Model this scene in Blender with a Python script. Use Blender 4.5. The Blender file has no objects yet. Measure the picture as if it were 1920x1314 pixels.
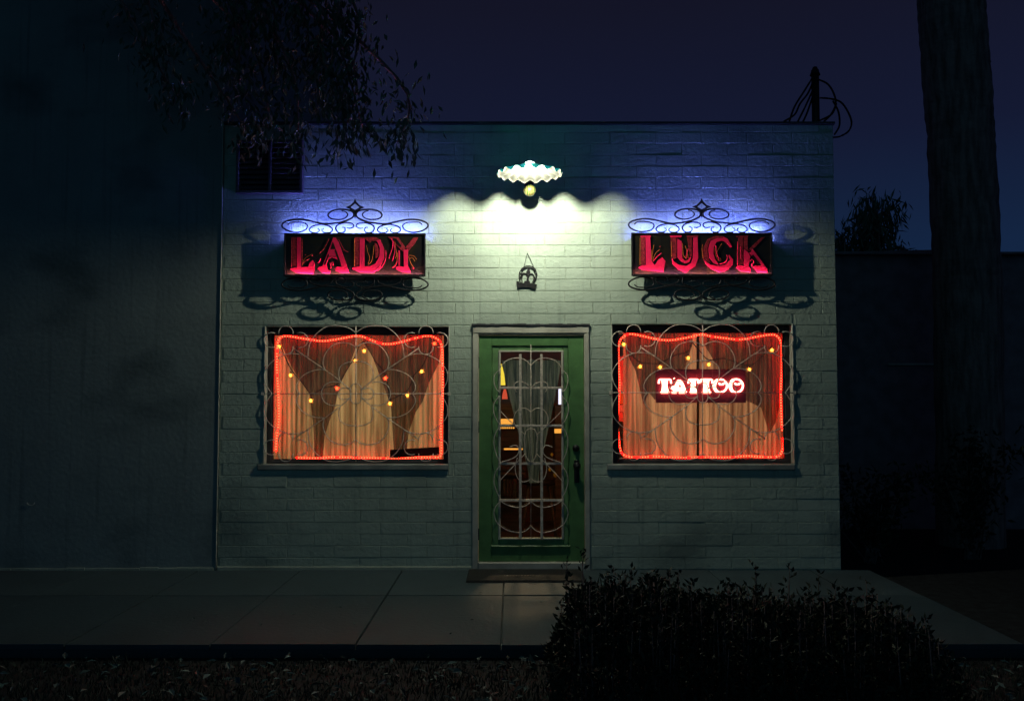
import bpy, math, random
from mathutils import Vector, noise
random.seed(7)
R = math.radians
S = bpy.context.scene
COL = S.collection

# ------------------------------------------------------------------ camera
F, CW, CH = 1700.0, 1920.0, 1314.0
CAM = Vector((0.0, -8.0, 1.5))
PITCH = math.atan(88.0 / F)
cd = bpy.data.cameras.new('camera'); cam = bpy.data.objects.new('camera', cd); COL.objects.link(cam)
cam.location = CAM; cam.rotation_euler = (R(90) + PITCH, 0, 0)
cd.sensor_width = 36; cd.lens = 36 * F / CW; cd.clip_end = 2000; cd.clip_start = 0.05
S.camera = cam

def P(px, py, Y):
    """world point on the vertical plane y=Y that lies at photo position px, py"""
    u = (px - CW / 2) / F; v = -(py - CH / 2) / F
    c, s = math.cos(PITCH), math.sin(PITCH)
    d = Vector((u, c - v * s, s + v * c))
    t = (Y - CAM.y) / d.y
    return CAM + d * t

# ------------------------------------------------------------------ world, teal fill, exposure
W = bpy.data.worlds.new('World'); S.world = W; W.use_nodes = True
nt = W.node_tree; nt.nodes.clear()
tc = nt.nodes.new('ShaderNodeTexCoord'); sep = nt.nodes.new('ShaderNodeSeparateXYZ')
rmp = nt.nodes.new('ShaderNodeValToRGB'); bg = nt.nodes.new('ShaderNodeBackground'); wo = nt.nodes.new('ShaderNodeOutputWorld')
nt.links.new(tc.outputs['Generated'], sep.inputs[0]); nt.links.new(sep.outputs['Z'], rmp.inputs[0])
nt.links.new(rmp.outputs[0], bg.inputs[0]); nt.links.new(bg.outputs[0], wo.inputs[0])
e = rmp.color_ramp.elements
e[0].position = 0.0; e[0].color = (0.0066, 0.0200, 0.0600, 1)
e[1].position = 1.0; e[1].color = (0.0062, 0.0062, 0.0120, 1)
for p_, c_ in ((0.15, (0.0065, 0.0180, 0.0530, 1)), (0.27, (0.0068, 0.0098, 0.0310, 1)), (0.40, (0.0066, 0.0072, 0.0190, 1))):
    k = e.new(p_); k.color = c_
bg.inputs[1].default_value = 1.0
sd = bpy.data.lights.new('fill_sun', 'SUN'); sun = bpy.data.objects.new('fill_sun', sd); COL.objects.link(sun)
sd.energy = 0.044; sd.angle = R(70); sd.color = (0.09, 0.74, 0.80)  # sun lamp added as teal fill to lift the dark walls
sun.rotation_euler = (R(74), 0, R(-14))
S.view_settings.view_transform = 'Standard'; S.view_settings.look = 'None'
S.view_settings.exposure = 0; S.view_settings.gamma = 1; S.view_settings.use_curve_mapping = False
S.render.engine = 'CYCLES'
S.cycles.use_denoising = True
S.cycles.max_bounces = 8; S.cycles.transparent_max_bounces = 16
S.cycles.sample_clamp_indirect = 4.0

# ------------------------------------------------------------------ materials
def new_mat(name):
    m = bpy.data.materials.new(name); m.use_nodes = True
    return m, m.node_tree, m.node_tree.nodes['Principled BSDF']

def mat(name, col, rough=0.6, metal=0.0, var=0.15, scale=6.0, bump=0.0, bscale=80.0, stretch=None, spec=0.4, col2=None, bdist=0.004):
    m, t, b = new_mat(name)
    g = t.nodes.new('ShaderNodeNewGeometry')
    src = g.outputs['Position']
    if stretch:
        mp = t.nodes.new('ShaderNodeMapping'); mp.inputs['Scale'].default_value = stretch
        t.links.new(src, mp.inputs[0]); src = mp.outputs[0]
    n = t.nodes.new('ShaderNodeTexNoise'); n.inputs['Scale'].default_value = scale; n.inputs['Detail'].default_value = 6
    t.links.new(src, n.inputs['Vector'])
    r = t.nodes.new('ShaderNodeValToRGB')
    lo = col2 or tuple(c * (1 - var) for c in col); hi = tuple(min(1, c * (1 + var)) for c in col) if not col2 else col
    r.color_ramp.elements[0].position = .35; r.color_ramp.elements[1].position = .65
    r.color_ramp.elements[0].color = (*lo, 1); r.color_ramp.elements[1].color = (*hi, 1)
    t.links.new(n.outputs['Fac'], r.inputs[0]); t.links.new(r.outputs[0], b.inputs['Base Color'])
    b.inputs['Roughness'].default_value = rough; b.inputs['Metallic'].default_value = metal
    b.inputs['Specular IOR Level'].default_value = spec
    if bump:
        n2 = t.nodes.new('ShaderNodeTexNoise'); n2.inputs['Scale'].default_value = bscale; n2.inputs['Detail'].default_value = 5
        t.links.new(g.outputs['Position'], n2.inputs['Vector'])
        bp = t.nodes.new('ShaderNodeBump'); bp.inputs['Strength'].default_value = bump; bp.inputs['Distance'].default_value = bdist
        t.links.new(n2.outputs['Fac'], bp.inputs['Height']); t.links.new(bp.outputs[0], b.inputs['Normal'])
    return m

def emis(name, col, st):
    m = bpy.data.materials.new(name); m.use_nodes = True; t = m.node_tree; t.nodes.clear()
    e_ = t.nodes.new('ShaderNodeEmission'); o = t.nodes.new('ShaderNodeOutputMaterial')
    e_.inputs[0].default_value = (*col, 1); e_.inputs[1].default_value = st
    t.links.new(e_.outputs[0], o.inputs[0]); return m

def wall_mat(name, base, dirt, dirt_amt, bump=0.9):
    """thick masonry paint: grain bump, blotchy tone, grimy stains of their own shape"""
    m, t, b = new_mat(name)
    g = t.nodes.new('ShaderNodeNewGeometry'); pos = g.outputs['Position']
    def nz(scale, detail=6, st=None):
        n = t.nodes.new('ShaderNodeTexNoise'); n.inputs['Scale'].default_value = scale; n.inputs['Detail'].default_value = detail
        if st:
            mp = t.nodes.new('ShaderNodeMapping'); mp.inputs['Scale'].default_value = st
            t.links.new(pos, mp.inputs[0]); t.links.new(mp.outputs[0], n.inputs['Vector'])
        else: t.links.new(pos, n.inputs['Vector'])
        return n.outputs['Fac']
    def ramp(src, a, c, ca, cc):
        r = t.nodes.new('ShaderNodeValToRGB'); r.color_ramp.elements[0].position = a; r.color_ramp.elements[1].position = c
        r.color_ramp.elements[0].color = ca; r.color_ramp.elements[1].color = cc
        t.links.new(src, r.inputs[0]); return r.outputs[0]
    def mix(fac, a, c, mode='MIX'):
        x = t.nodes.new('ShaderNodeMix'); x.data_type = 'RGBA'; x.blend_type = mode
        if hasattr(fac, 'links'): t.links.new(fac, x.inputs[0])
        else: x.inputs[0].default_value = fac
        for i_, v_ in ((6, a), (7, c)):
            if hasattr(v_, 'links'): t.links.new(v_, x.inputs[i_])
            else: x.inputs[i_].default_value = v_
        return x.outputs[2]
    c1 = ramp(nz(3.2), .3, .7, (*[k_ * .86 for k_ in base], 1), (*base, 1))
    st = ramp(nz(1.1, 8, (1, 1, 1.6)), .52, .70, (0, 0, 0, 1), (dirt_amt,) * 3 + (1,))
    c2 = mix(st, c1, (*dirt, 1))
    streak = ramp(nz(2.2, 6, (9, 9, .35)), .56, .75, (0, 0, 0, 1), (dirt_amt * .55,) * 3 + (1,))
    c3 = mix(streak, c2, (*dirt, 1))
    spk = ramp(nz(60, 3), .62, .72, (0, 0, 0, 1), (.25, .25, .25, 1))
    c4 = mix(spk, c3, (*[k_ * .5 for k_ in base], 1))
    t.links.new(c4, b.inputs['Base Color']); b.inputs['Roughness'].default_value = .62
    b.inputs['Specular IOR Level'].default_value = .3
    n2 = nz(170, 4); n3 = nz(28, 5)
    ad = t.nodes.new('ShaderNodeMath'); ad.operation = 'MULTIPLY_ADD'; ad.inputs[1].default_value = .5
    t.links.new(n2, ad.inputs[0]); t.links.new(n3, ad.inputs[2])
    bp = t.nodes.new('ShaderNodeBump'); bp.inputs['Strength'].default_value = bump; bp.inputs['Distance'].default_value = .005
    t.links.new(ad.outputs[0], bp.inputs['Height']); t.links.new(bp.outputs[0], b.inputs['Normal'])
    return m

def cloth(name, c1, c2, trans, scale=26, clear=0.0):
    """woven cloth: diffuse + translucent, vertical thread streaks"""
    m = bpy.data.materials.new(name); m.use_nodes = True; t = m.node_tree; t.nodes.clear()
    g = t.nodes.new('ShaderNodeNewGeometry'); mp = t.nodes.new('ShaderNodeMapping'); mp.inputs['Scale'].default_value = (1, .2, .05)
    n = t.nodes.new('ShaderNodeTexNoise'); n.inputs['Scale'].default_value = scale; n.inputs['Detail'].default_value = 7
    t.links.new(g.outputs['Position'], mp.inputs[0]); t.links.new(mp.outputs[0], n.inputs['Vector'])
    r = t.nodes.new('ShaderNodeValToRGB'); r.color_ramp.elements[0].position = .36; r.color_ramp.elements[1].position = .62
    r.color_ramp.elements[0].color = (*c2, 1); r.color_ramp.elements[1].color = (*c1, 1)
    t.links.new(n.outputs['Fac'], r.inputs[0])
    fine = t.nodes.new('ShaderNodeTexNoise'); fine.inputs['Scale'].default_value = 260; t.links.new(g.outputs['Position'], fine.inputs['Vector'])
    mx = t.nodes.new('ShaderNodeMix'); mx.data_type = 'RGBA'; mx.blend_type = 'OVERLAY'; mx.inputs[0].default_value = .5
    t.links.new(r.outputs[0], mx.inputs[6]); t.links.new(fine.outputs['Fac'], mx.inputs[7])
    d = t.nodes.new('ShaderNodeBsdfDiffuse'); tr = t.nodes.new('ShaderNodeBsdfTranslucent'); ms = t.nodes.new('ShaderNodeMixShader')
    t.links.new(mx.outputs[2], d.inputs[0]); t.links.new(mx.outputs[2], tr.inputs[0]); ms.inputs[0].default_value = trans
    t.links.new(d.outputs[0], ms.inputs[1]); t.links.new(tr.outputs[0], ms.inputs[2])
    o = t.nodes.new('ShaderNodeOutputMaterial'); last = ms.outputs[0]
    if clear:
        tp = t.nodes.new('ShaderNodeBsdfTransparent'); m2 = t.nodes.new('ShaderNodeMixShader'); m2.inputs[0].default_value = clear
        t.links.new(last, m2.inputs[1]); t.links.new(tp.outputs[0], m2.inputs[2]); last = m2.outputs[0]
    t.links.new(last, o.inputs[0]); return m

def glass_mat():
    m = bpy.data.materials.new('window_glass'); m.use_nodes = True; t = m.node_tree; t.nodes.clear()
    tp = t.nodes.new('ShaderNodeBsdfTransparent'); gl = t.nodes.new('ShaderNodeBsdfGlossy'); fr = t.nodes.new('ShaderNodeFresnel')
    ms = t.nodes.new('ShaderNodeMixShader'); o = t.nodes.new('ShaderNodeOutputMaterial')
    tp.inputs[0].default_value = (.93, .95, .94, 1); gl.inputs['Roughness'].default_value = .03; fr.inputs[0].default_value = 1.45
    t.links.new(fr.outputs[0], ms.inputs[0]); t.links.new(tp.outputs[0], ms.inputs[1]); t.links.new(gl.outputs[0], ms.inputs[2])
    t.links.new(ms.outputs[0], o.inputs[0]); return m

def leaf_mat(name, c, var=.4, tr=.3, rough=.45):
    m, t, b = new_mat(name)
    g = t.nodes.new('ShaderNodeNewGeometry')
    r = t.nodes.new('ShaderNodeValToRGB'); r.color_ramp.elements[0].color = (*[k_ * (1 - var) for k_ in c], 1); r.color_ramp.elements[1].color = (*[k_ * (1 + var) for k_ in c], 1)
    t.links.new(g.outputs['Random Per Island'], r.inputs[0]); t.links.new(r.outputs[0], b.inputs['Base Color'])
    b.inputs['Roughness'].default_value = rough; b.inputs['Specular IOR Level'].default_value = .22
    return m

def enamel_mat():
    """enamelled lamp shade with added teal translucency"""
    m = bpy.data.materials.new('shade_enamel'); m.use_nodes = True; t = m.node_tree; t.nodes.clear()
    p = t.nodes.new('ShaderNodeBsdfPrincipled'); p.inputs['Base Color'].default_value = (.10, .096, .082, 1); p.inputs['Roughness'].default_value = .4
    tr = t.nodes.new('ShaderNodeBsdfTranslucent'); tr.inputs[0].default_value = (.15, .72, .80, 1)  # translucency added to imitate the glow above the lamp
    ms = t.nodes.new('ShaderNodeMixShader'); ms.inputs[0].default_value = .28; o = t.nodes.new('ShaderNodeOutputMaterial')
    t.links.new(p.outputs[0], ms.inputs[1]); t.links.new(tr.outputs[0], ms.inputs[2]); t.links.new(ms.outputs[0], o.inputs[0]); return m

def reflection_mat():
    m, t, b = new_mat('reflection_glass')
    tc_ = t.nodes.new('ShaderNodeTexCoord'); w = t.nodes.new('ShaderNodeTexWave'); w.bands_direction = 'X'
    w.inputs['Scale'].default_value = 16; w.inputs['Distortion'].default_value = 1.2; w.inputs['Detail'].default_value = 2
    t.links.new(tc_.outputs['Object'], w.inputs[0])
    r = t.nodes.new('ShaderNodeValToRGB'); r.color_ramp.elements[0].color = (.006, .09, .014, 1); r.color_ramp.elements[1].color = (.20, .15, .055, 1)  # stripes paint the reflection of the lamp into the colour
    r.color_ramp.elements[0].position = .18; r.color_ramp.elements[1].position = .42
    t.links.new(w.outputs['Color'], r.inputs[0]); t.links.new(r.outputs[0], b.inputs['Base Color']); b.inputs['Roughness'].default_value = .12
    return m

M = {}
M['block'] = wall_mat('painted_block', (.48, .60, .50), (.12, .16, .15), .6, 1.3)
M['mortar'] = wall_mat('painted_joint', (.46, .54, .44), (.14, .16, .15), .5)
M['stucco'] = wall_mat('painted_stucco', (.29, .36, .35), (.12, .16, .16), .85, .6)
M['trim'] = mat('trim_paint', (.55, .56, .47), .5, bump=.3, bscale=60, var=.2)
M['green'] = mat('door_green_paint', (.125, .29, .105), .38, var=.14, scale=9, bump=.35, bscale=55)
M['dgreen'] = mat('door_panel_paint', (.17, .34, .14), .4, var=.2, scale=9, bump=.3)
M['iron_w'] = mat('cream_iron', (.76, .69, .58), .45, var=.2, scale=40, bump=.2)
M['iron_b'] = mat('black_iron', (.022, .023, .026), .45, metal=.3, var=.3, scale=40, bump=.3)
M['frame'] = mat('dark_window_frame', (.06, .052, .055), .5, var=.3)
M['sill'] = mat('painted_sill', (.30, .33, .30), .6, var=.25, bump=.4)
M['coping'] = mat('dark_coping', (.045, .05, .055), .5, var=.3, bump=.3)
M['glass'] = glass_mat()
M['panel'] = mat('sign_black_panel', (.007, .007, .009), .35, var=.5, scale=14, col2=(.016, .014, .006))
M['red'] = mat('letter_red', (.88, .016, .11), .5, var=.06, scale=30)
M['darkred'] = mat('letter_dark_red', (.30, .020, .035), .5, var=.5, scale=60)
M['gold'] = mat('gold_line', (.50, .16, .03), .4, var=.3)
M['tube_red'] = emis('sign_strip_lamp', (1, .30, .42), 190)
M['tube_blue'] = emis('blue_back_lamp', (.16, .19, 1.0), 165)
M['bulb'] = emis('porch_bulb', (1.0, .97, .76), 4700)
M['shade'] = enamel_mat()
M['reflection'] = reflection_mat(); M['opal'] = cloth('neck_glow', (.85, .9, .8), (.8, .85, .75), .7, 3)
M['rope'] = emis('red_rope_tube', (1.0, .0012, .0010), 30)
M['led'] = emis('rope_led', (1.0, .20, .07), 3.6)
M['neon'] = emis('neon_tube', (1.0, .24, .17), 16)
M['neon_back'] = mat('neon_backing', (.13, .012, .035), .5, var=.3)
M['bulb_o'] = emis('string_bulb', (1.0, .40, .05), 5)
M['bulb_r'] = emis('string_bulb_red', (1.0, .08, .02), 5)
M['cover_o'] = emis('string_cover', (1.0, .26, .02), 1.0)
M['cover_r'] = emis('string_cover_red', (1.0, .05, .02), 1.2)
M['wire'] = mat('dark_wire', (.02, .018, .016), .6)
M['tan'] = cloth('tan_curtain', (.70, .53, .31), (.30, .20, .11), .6)
M['tan_glow'] = cloth('red_glow_curtain', (.68, .40, .25), (.28, .14, .09), .6)  # tan cloth with the red glow of neon and rope tinted in
M['swag'] = cloth('dark_swag', (.30, .15, .14), (.032, .018, .030), .45, 75, .17)
M['lace'] = cloth('grey_lace', (.52, .60, .55), (.16, .22, .22), .2, 60)
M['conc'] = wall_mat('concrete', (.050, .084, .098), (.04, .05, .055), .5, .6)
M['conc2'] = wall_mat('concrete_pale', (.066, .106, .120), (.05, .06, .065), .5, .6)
M['soil'] = mat('soil', (.014, .018, .019), .9, var=.5, scale=12, bump=.8, bscale=40)
M['grass'] = leaf_mat('grass_blade', (.022, .050, .040), .5)
M['litter'] = leaf_mat('dry_leaf', (.055, .115, .115), .7)
M['leaf'] = leaf_mat('hedge_leaf', (.030, .046, .028), .5, rough=.6)
M['tleaf'] = leaf_mat('tree_leaf', (.07, .14, .10), .45, rough=.5)
M['bark'] = mat('bark', (.26, .19, .17), .9, var=.4, scale=3, stretch=(6, 6, 1), bump=1.0, bscale=18, bdist=.02)
M['shed'] = mat('shed_wall', (.34, .24, .26), .8, var=.2, bump=.3)
M['mat'] = mat('rubber_mat', (.030, .032, .030), .9, var=.4, scale=50, bump=.8, bscale=160)
M['print'] = mat('mat_print', (.13, .12, .10), .8, var=.5, scale=80)
M['inwall'] = mat('room_wall', (.20, .125, .07), .8, var=.15)
M['wood'] = mat('warm_wood', (.085, .060, .036), .5, var=.35, scale=4, stretch=(1, 1, 8))
M['floorw'] = mat('room_floor', (.20, .11, .055), .45, var=.3, scale=5, stretch=(6, 1, 1))
M['dark'] = mat('dark_furniture', (.018, .015, .014), .5)
M['vent'] = mat('vent_metal', (.12, .10, .13), .5, var=.3)
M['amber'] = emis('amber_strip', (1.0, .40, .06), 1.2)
M['yellow'] = emis('yellow_lamp', (1.0, .72, .06), 1.1)
M['white_l'] = emis('white_tube', (.85, .80, 1.0), 1.6)
M['redp'] = emis('red_lantern', (1.0, .12, .05), .7)
M['pink'] = mat('pink_print', (.85, .35, .30), .6); M['whitep'] = mat('white_print', (.8, .8, .75), .6); M['yelp'] = mat('yellow_print', (.75, .60, .08), .6)

# ------------------------------------------------------------------ mesh builder
class MB:
    def __init__(s): s.v = []; s.f = []; s.smooth = False
    def add(s, vs, fs):
        o = len(s.v); s.v += [tuple(x) for x in vs]; s.f += [tuple(i + o for i in f) for f in fs]; return s
    def box(s, x0, x1, y0, y1, z0, z1):
        return s.add([(x0, y0, z0), (x1, y0, z0), (x1, y1, z0), (x0, y1, z0), (x0, y0, z1), (x1, y0, z1), (x1, y1, z1), (x0, y1, z1)],
                     [(0, 3, 2, 1), (4, 5, 6, 7), (0, 1, 5, 4), (1, 2, 6, 5), (2, 3, 7, 6), (3, 0, 4, 7)])
    def bbox(s, x0, x1, y0, y1, z0, z1, b=.004):
        """box whose front (-y) edges are chamfered"""
        return s.add([(x0, y1, z0), (x1, y1, z0), (x1, y1, z1), (x0, y1, z1), (x0, y0 + b, z0), (x1, y0 + b, z0), (x1, y0 + b, z1), (x0, y0 + b, z1),
                      (x0 + b, y0, z0 + b), (x1 - b, y0, z0 + b), (x1 - b, y0, z1 - b), (x0 + b, y0, z1 - b)],
                     [(8, 9, 10, 11), (4, 5, 9, 8), (5, 6, 10, 9), (6, 7, 11, 10), (7, 4, 8, 11), (0, 1, 5, 4), (1, 2, 6, 5), (2, 3, 7, 6), (3, 0, 4, 7), (3, 2, 1, 0)])
    def tube(s, pts, r, n=6, closed=False, cap=True):
        pts = [Vector(p) for p in pts]; N = len(pts)
        rs = r if isinstance(r, (list, tuple)) else [r] * N
        tg = []
        for i in range(N):
            a = pts[(i - 1) % N] if closed or i > 0 else pts[i]; b = pts[(i + 1) % N] if closed or i < N - 1 else pts[i]
            d = b - a; tg.append(d.normalized() if d.length > 1e-9 else Vector((0, 0, 1)))
        up = Vector((0, 1, 0)) if abs(tg[0].y) < .9 else Vector((1, 0, 0))
        nr = (up - tg[0] * up.dot(tg[0])).normalized(); vs = []
        for i in range(N):
            nr = nr - tg[i] * nr.dot(tg[i])
            nr = nr.normalized() if nr.length > 1e-6 else tg[i].orthogonal().normalized()
            bn = tg[i].cross(nr)
            for k in range(n):
                a = 2 * math.pi * k / n; vs.append(pts[i] + (nr * math.cos(a) + bn * math.sin(a)) * rs[i])
        fs = []
        for i in range(N if closed else N - 1):
            j = (i + 1) % N
            for k in range(n):
                l = (k + 1) % n; fs.append((i * n + k, i * n + l, j * n + l, j * n + k))
        if cap and not closed: fs.append(tuple(range(n))[::-1]); fs.append(tuple((N - 1) * n + k for k in range(n)))
        s.smooth = True
        return s.add(vs, fs)
    def poly(s, pts, y0, y1):
        """outline (list of points in the x-z plane) extruded from y0 (front) to y1"""
        n = len(pts)
        a = sum(pts[i][0] * pts[(i + 1) % n][1] - pts[(i + 1) % n][0] * pts[i][1] for i in range(n))
        if a < 0: pts = pts[::-1]
        vs = [(p[0], y0, p[1]) for p in pts] + [(p[0], y1, p[1]) for p in pts]
        return s.add(vs, [tuple(range(n)), tuple(range(2 * n - 1, n - 1, -1))] + [(i, i + n, (i + 1) % n + n, (i + 1) % n) for i in range(n)])
    def sphere(s, c, r, n=14, m=9, sc=(1, 1, 1)):
        vs = []; fs = []
        for j in range(m + 1):
            t = math.pi * j / m
            for i in range(n):
                a = 2 * math.pi * i / n
                vs.append((c[0] + r * sc[0] * math.sin(t) * math.cos(a), c[1] + r * sc[1] * math.sin(t) * math.sin(a), c[2] + r * sc[2] * math.cos(t)))
        for j in range(m):
            for i in range(n):
                l = (i + 1) % n; fs.append((j * n + i, (j + 1) * n + i, (j + 1) * n + l, j * n + l))
        s.smooth = True
        return s.add(vs, fs)
    def leaf(s, p, d, w, l, nrm):
        """one leaf: a folded pointed blade of four triangles"""
        d = d.normalized(); sd_ = d.cross(nrm)
        sd_ = sd_.normalized() if sd_.length > 1e-5 else Vector((1, 0, 0)); up = sd_.cross(d) * (w * .25)
        q = [p, p + d * l * .45 + sd_ * w * .5 + up, p + d * l, p + d * l * .45 - sd_ * w * .5 + up, p + d * l * .5]
        return s.add(q, [(0, 1, 4), (1, 2, 4), (0, 4, 3), (4, 2, 3)])
    def build(s, name, m, root=None, smooth=None, base=None):
        me = bpy.data.meshes.new(name)
        org = root_loc(root) if root else Vector(base if base else base_of(s.v))
        me.from_pydata([(x - org.x, y - org.y, z - org.z) for x, y, z in s.v], [], s.f); me.update()
        if smooth if smooth is not None else s.smooth: me.shade_smooth()
        me.materials.append(m)
        o = bpy.data.objects.new(name, me); COL.objects.link(o)
        if root: o.parent = root
        else: o.location = org
        return o

def base_of(vs):
    xs = [v[0] for v in vs]; ys = [v[1] for v in vs]; zs = [v[2] for v in vs]
    return ((min(xs) + max(xs)) / 2, (min(ys) + max(ys)) / 2, min(zs))
def root_loc(o):
    p = Vector((0, 0, 0))
    while o: p += o.location; o = o.parent
    return p
def thing(name, label, cat, loc, group=None):
    o = bpy.data.objects.new(name, None); COL.objects.link(o); o.location = loc; o.empty_display_size = .1
    return tag(o, label, cat, group)
def tag(o, label, cat, group=None):
    o['label'] = label; o['category'] = cat
    if group: o['group'] = group
    return o
def kind(o, k): o['kind'] = k; return o

def crv(pts, n=6):
    """Catmull-Rom through 2-D or 3-D points"""
    pts = [Vector(p) for p in pts]; out = []
    for i in range(len(pts) - 1):
        p0 = pts[max(i - 1, 0)]; p1 = pts[i]; p2 = pts[i + 1]; p3 = pts[min(i + 2, len(pts) - 1)]
        for k in range(n):
            t = k / n
            out.append(.5 * ((2 * p1) + (p2 - p0) * t + (2 * p0 - 5 * p1 + 4 * p2 - p3) * t * t + (3 * p1 - p0 - 3 * p2 + p3) * t ** 3))
    out.append(pts[-1]); return out

# ------------------------------------------------------------------ ground, pavement
XL, XR = -2.575, 2.872
ZT = P(960, 234, 0).z
g = MB().box(-250, 250, -250, 250, -.5, -.085).build('ground', M['soil']); kind(g, 'structure')
pav = MB().box(-9, 3.12, -2.40, .0, -.080, -.030).build('pavement', M['conc'], base=(0, -1.2, -.08)); kind(pav, 'structure')
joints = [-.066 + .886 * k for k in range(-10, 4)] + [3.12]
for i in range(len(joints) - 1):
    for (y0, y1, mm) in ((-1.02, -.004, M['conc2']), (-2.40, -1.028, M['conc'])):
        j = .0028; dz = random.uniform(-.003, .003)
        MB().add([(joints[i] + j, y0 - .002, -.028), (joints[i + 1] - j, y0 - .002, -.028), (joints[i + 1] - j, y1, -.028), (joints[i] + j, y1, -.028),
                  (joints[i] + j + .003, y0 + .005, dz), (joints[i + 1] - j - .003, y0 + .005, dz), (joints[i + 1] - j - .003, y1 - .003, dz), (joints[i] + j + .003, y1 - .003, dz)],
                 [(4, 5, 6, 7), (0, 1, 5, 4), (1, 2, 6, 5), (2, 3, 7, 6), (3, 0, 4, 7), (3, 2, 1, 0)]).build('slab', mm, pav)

# ------------------------------------------------------------------ the shop
shop = thing('tattoo_shop', 'painted concrete block shop front with two red lit windows and a green door', 'building', (0, 0, 0))
WL = (P(497, 640, 0).x, P(842, 640, 0).x, P(600, 870, 0).z, P(600, 612, 0).z)
WR = (P(1147, 640, 0).x, P(1486, 640, 0).x, P(1300, 870, 0).z, P(1300, 608, 0).z)
DR = (P(888, 800, 0).x, P(1103, 800, 0).x, 0.0, P(990, 610, 0).z)
OPEN = [WL, WR, DR]
T = .20
def cut_wall(mb, x0, x1, z0, z1, y0, y1, ops):
    xs = sorted({x0, x1, *[o[0] for o in ops], *[o[1] for o in ops]}); zs = sorted({z0, z1, *[o[2] for o in ops], *[o[3] for o in ops]})
    zs = [z for z in zs if z0 <= z <= z1]
    for i in range(len(xs) - 1):
        run = None
        for j in range(len(zs) - 1):
            cx = (xs[i] + xs[i + 1]) / 2; cz = (zs[j] + zs[j + 1]) / 2
            solid = not any(o[0] < cx < o[1] and o[2] < cz < o[3] for o in ops)
            if solid:
                if run is None: run = zs[j]
            if run is not None and (not solid or j == len(zs) - 2):
                mb.box(xs[i], xs[i + 1], y0, y1, run, zs[j + 1] if solid else zs[j]); run = None
wb = MB(); cut_wall(wb, XL, XR, -.04, ZT - .002, .0032, T, OPEN)
wb.box(XR - T, XR, T, 4.4, -.04, ZT - .002); wb.box(XL, XL + T, T, 4.4, -.04, ZT - .002); wb.box(XL, XR, 4.4, 4.6, -.04, ZT - .002)
wb.build('wall', M['mortar'], shop)
MB().box(XL + T, XR - T, T, 4.4, 3.30, 3.42).build('roof', M['coping'], shop)
MB().box(XL - .0, XR + .012, -.022, T + .02, ZT, ZT + .022).build('coping', M['coping'], shop)
MB().box(XL + T, XR - T, T, 4.4, -.04, .015).build('floor', M['floorw'], shop)
ib = MB(); cut_wall(ib, XL + T + .002, XR - T - .002, .016, 2.78, T + .003, T + .012, OPEN)
ib.box(XL + T + .002, XR - T - .002, 3.0, 3.02, .016, 2.78); ib.box(XL + T + .002, XL + T + .012, T + .02, 3.0, .016, 2.78); ib.box(XR - T - .012, XR - T - .002, T + .02, 3.0, .016, 2.78)
ib.box(XL + T + .002, XR - T - .002, T + .013, 3.0, 2.785, 2.80)
ib.build('inner_wall', M['inwall'], shop)

# blocks: 4 x 16 inch units in running bond, each with its own edges
BW, BH, JG = .4064, .1016, .0042
blocks = []
row = 0; z = 0.004
hide = [(P(530, 0, -.12).x, P(800, 0, -.12).x, P(0, 545, -.12).z, P(0, 437, -.12).z), (P(1180, 0, -.12).x, P(1450, 0, -.12).x, P(0, 545, -.12).z, P(0, 437, -.12).z),
        (.35, 2.3, -1, .22), (P(443, 0, -.05).x, P(567, 0, -.05).x, P(0, 362, 0).z, P(0, 262, 0).z)]
while z + .03 < ZT:
    z1 = min(z + BH, ZT - .001)
    x = XL - (BW * (.5 if row % 2 else .93)) + random.uniform(-.01, .01)
    while x < XR:
        a, b = max(x, XL + .003), min(x + BW, XR)
        segs = [(a, b, z, z1)]
        for o in OPEN:
            ns = []
            for (p, q, u, v) in segs:
                if q <= o[0] or p >= o[1] or v <= o[2] or u >= o[3]: ns.append((p, q, u, v)); continue
                if p < o[0]: ns.append((p, o[0], u, v))
                if q > o[1]: ns.append((o[1], q, u, v))
                pm, qm = max(p, o[0]), min(q, o[1])
                if u < o[2]: ns.append((pm, qm, u, o[2]))
                if v > o[3]: ns.append((pm, qm, o[3], v))
            segs = ns
        for sg in segs:
            if sg[1] - sg[0] > .03 and sg[3] - sg[2] > .02: blocks.append(sg)
        x += BW
    z += BH; row += 1
def vis(sg):
    A = (sg[1] - sg[0]) * (sg[3] - sg[2])
    cx, cz = (sg[0] + sg[1]) / 2, (sg[2] + sg[3]) / 2
    for h in hide:
        if h[0] < cx < h[1] and h[2] < cz < h[3]: A *= .12
    return A
blocks.sort(key=vis, reverse=True)
rest = MB(); shared = {}
for i, (a, b, u, v) in enumerate(blocks):
    dy = random.uniform(-.0022, .0005); key = (round(b - a, 3), round(v - u, 3))
    j = JG / 2
    if i < 300:
        if key not in shared:
            me = bpy.data.meshes.new('block')
            mb = MB().bbox(j, b - a - j, -.0005, .0031, j, v - u - j, .0026); me.from_pydata(mb.v, [], mb.f); me.update(); me.materials.append(M['block']); shared[key] = me
        o = bpy.data.objects.new('block', shared[key]); COL.objects.link(o); o.parent = shop
        o.location = (a, dy, u); o.rotation_euler = (random.gauss(0, .0045), random.gauss(0, .0012), random.gauss(0, .0016))
    else:
        rest.bbox(a + j, b - j, min(dy, .0005) - .0005, .0031, u + j, v - j, .0026)
kind(rest.build('far_block', M['block'], shop), 'stuff')
# painted-over ledge at the foot of the wall
MB().bbox(XL + .003, DR[0] - .01, -.014, .006, -.02, .030, .006).build('base_ledge', M['mortar'], shop)

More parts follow.
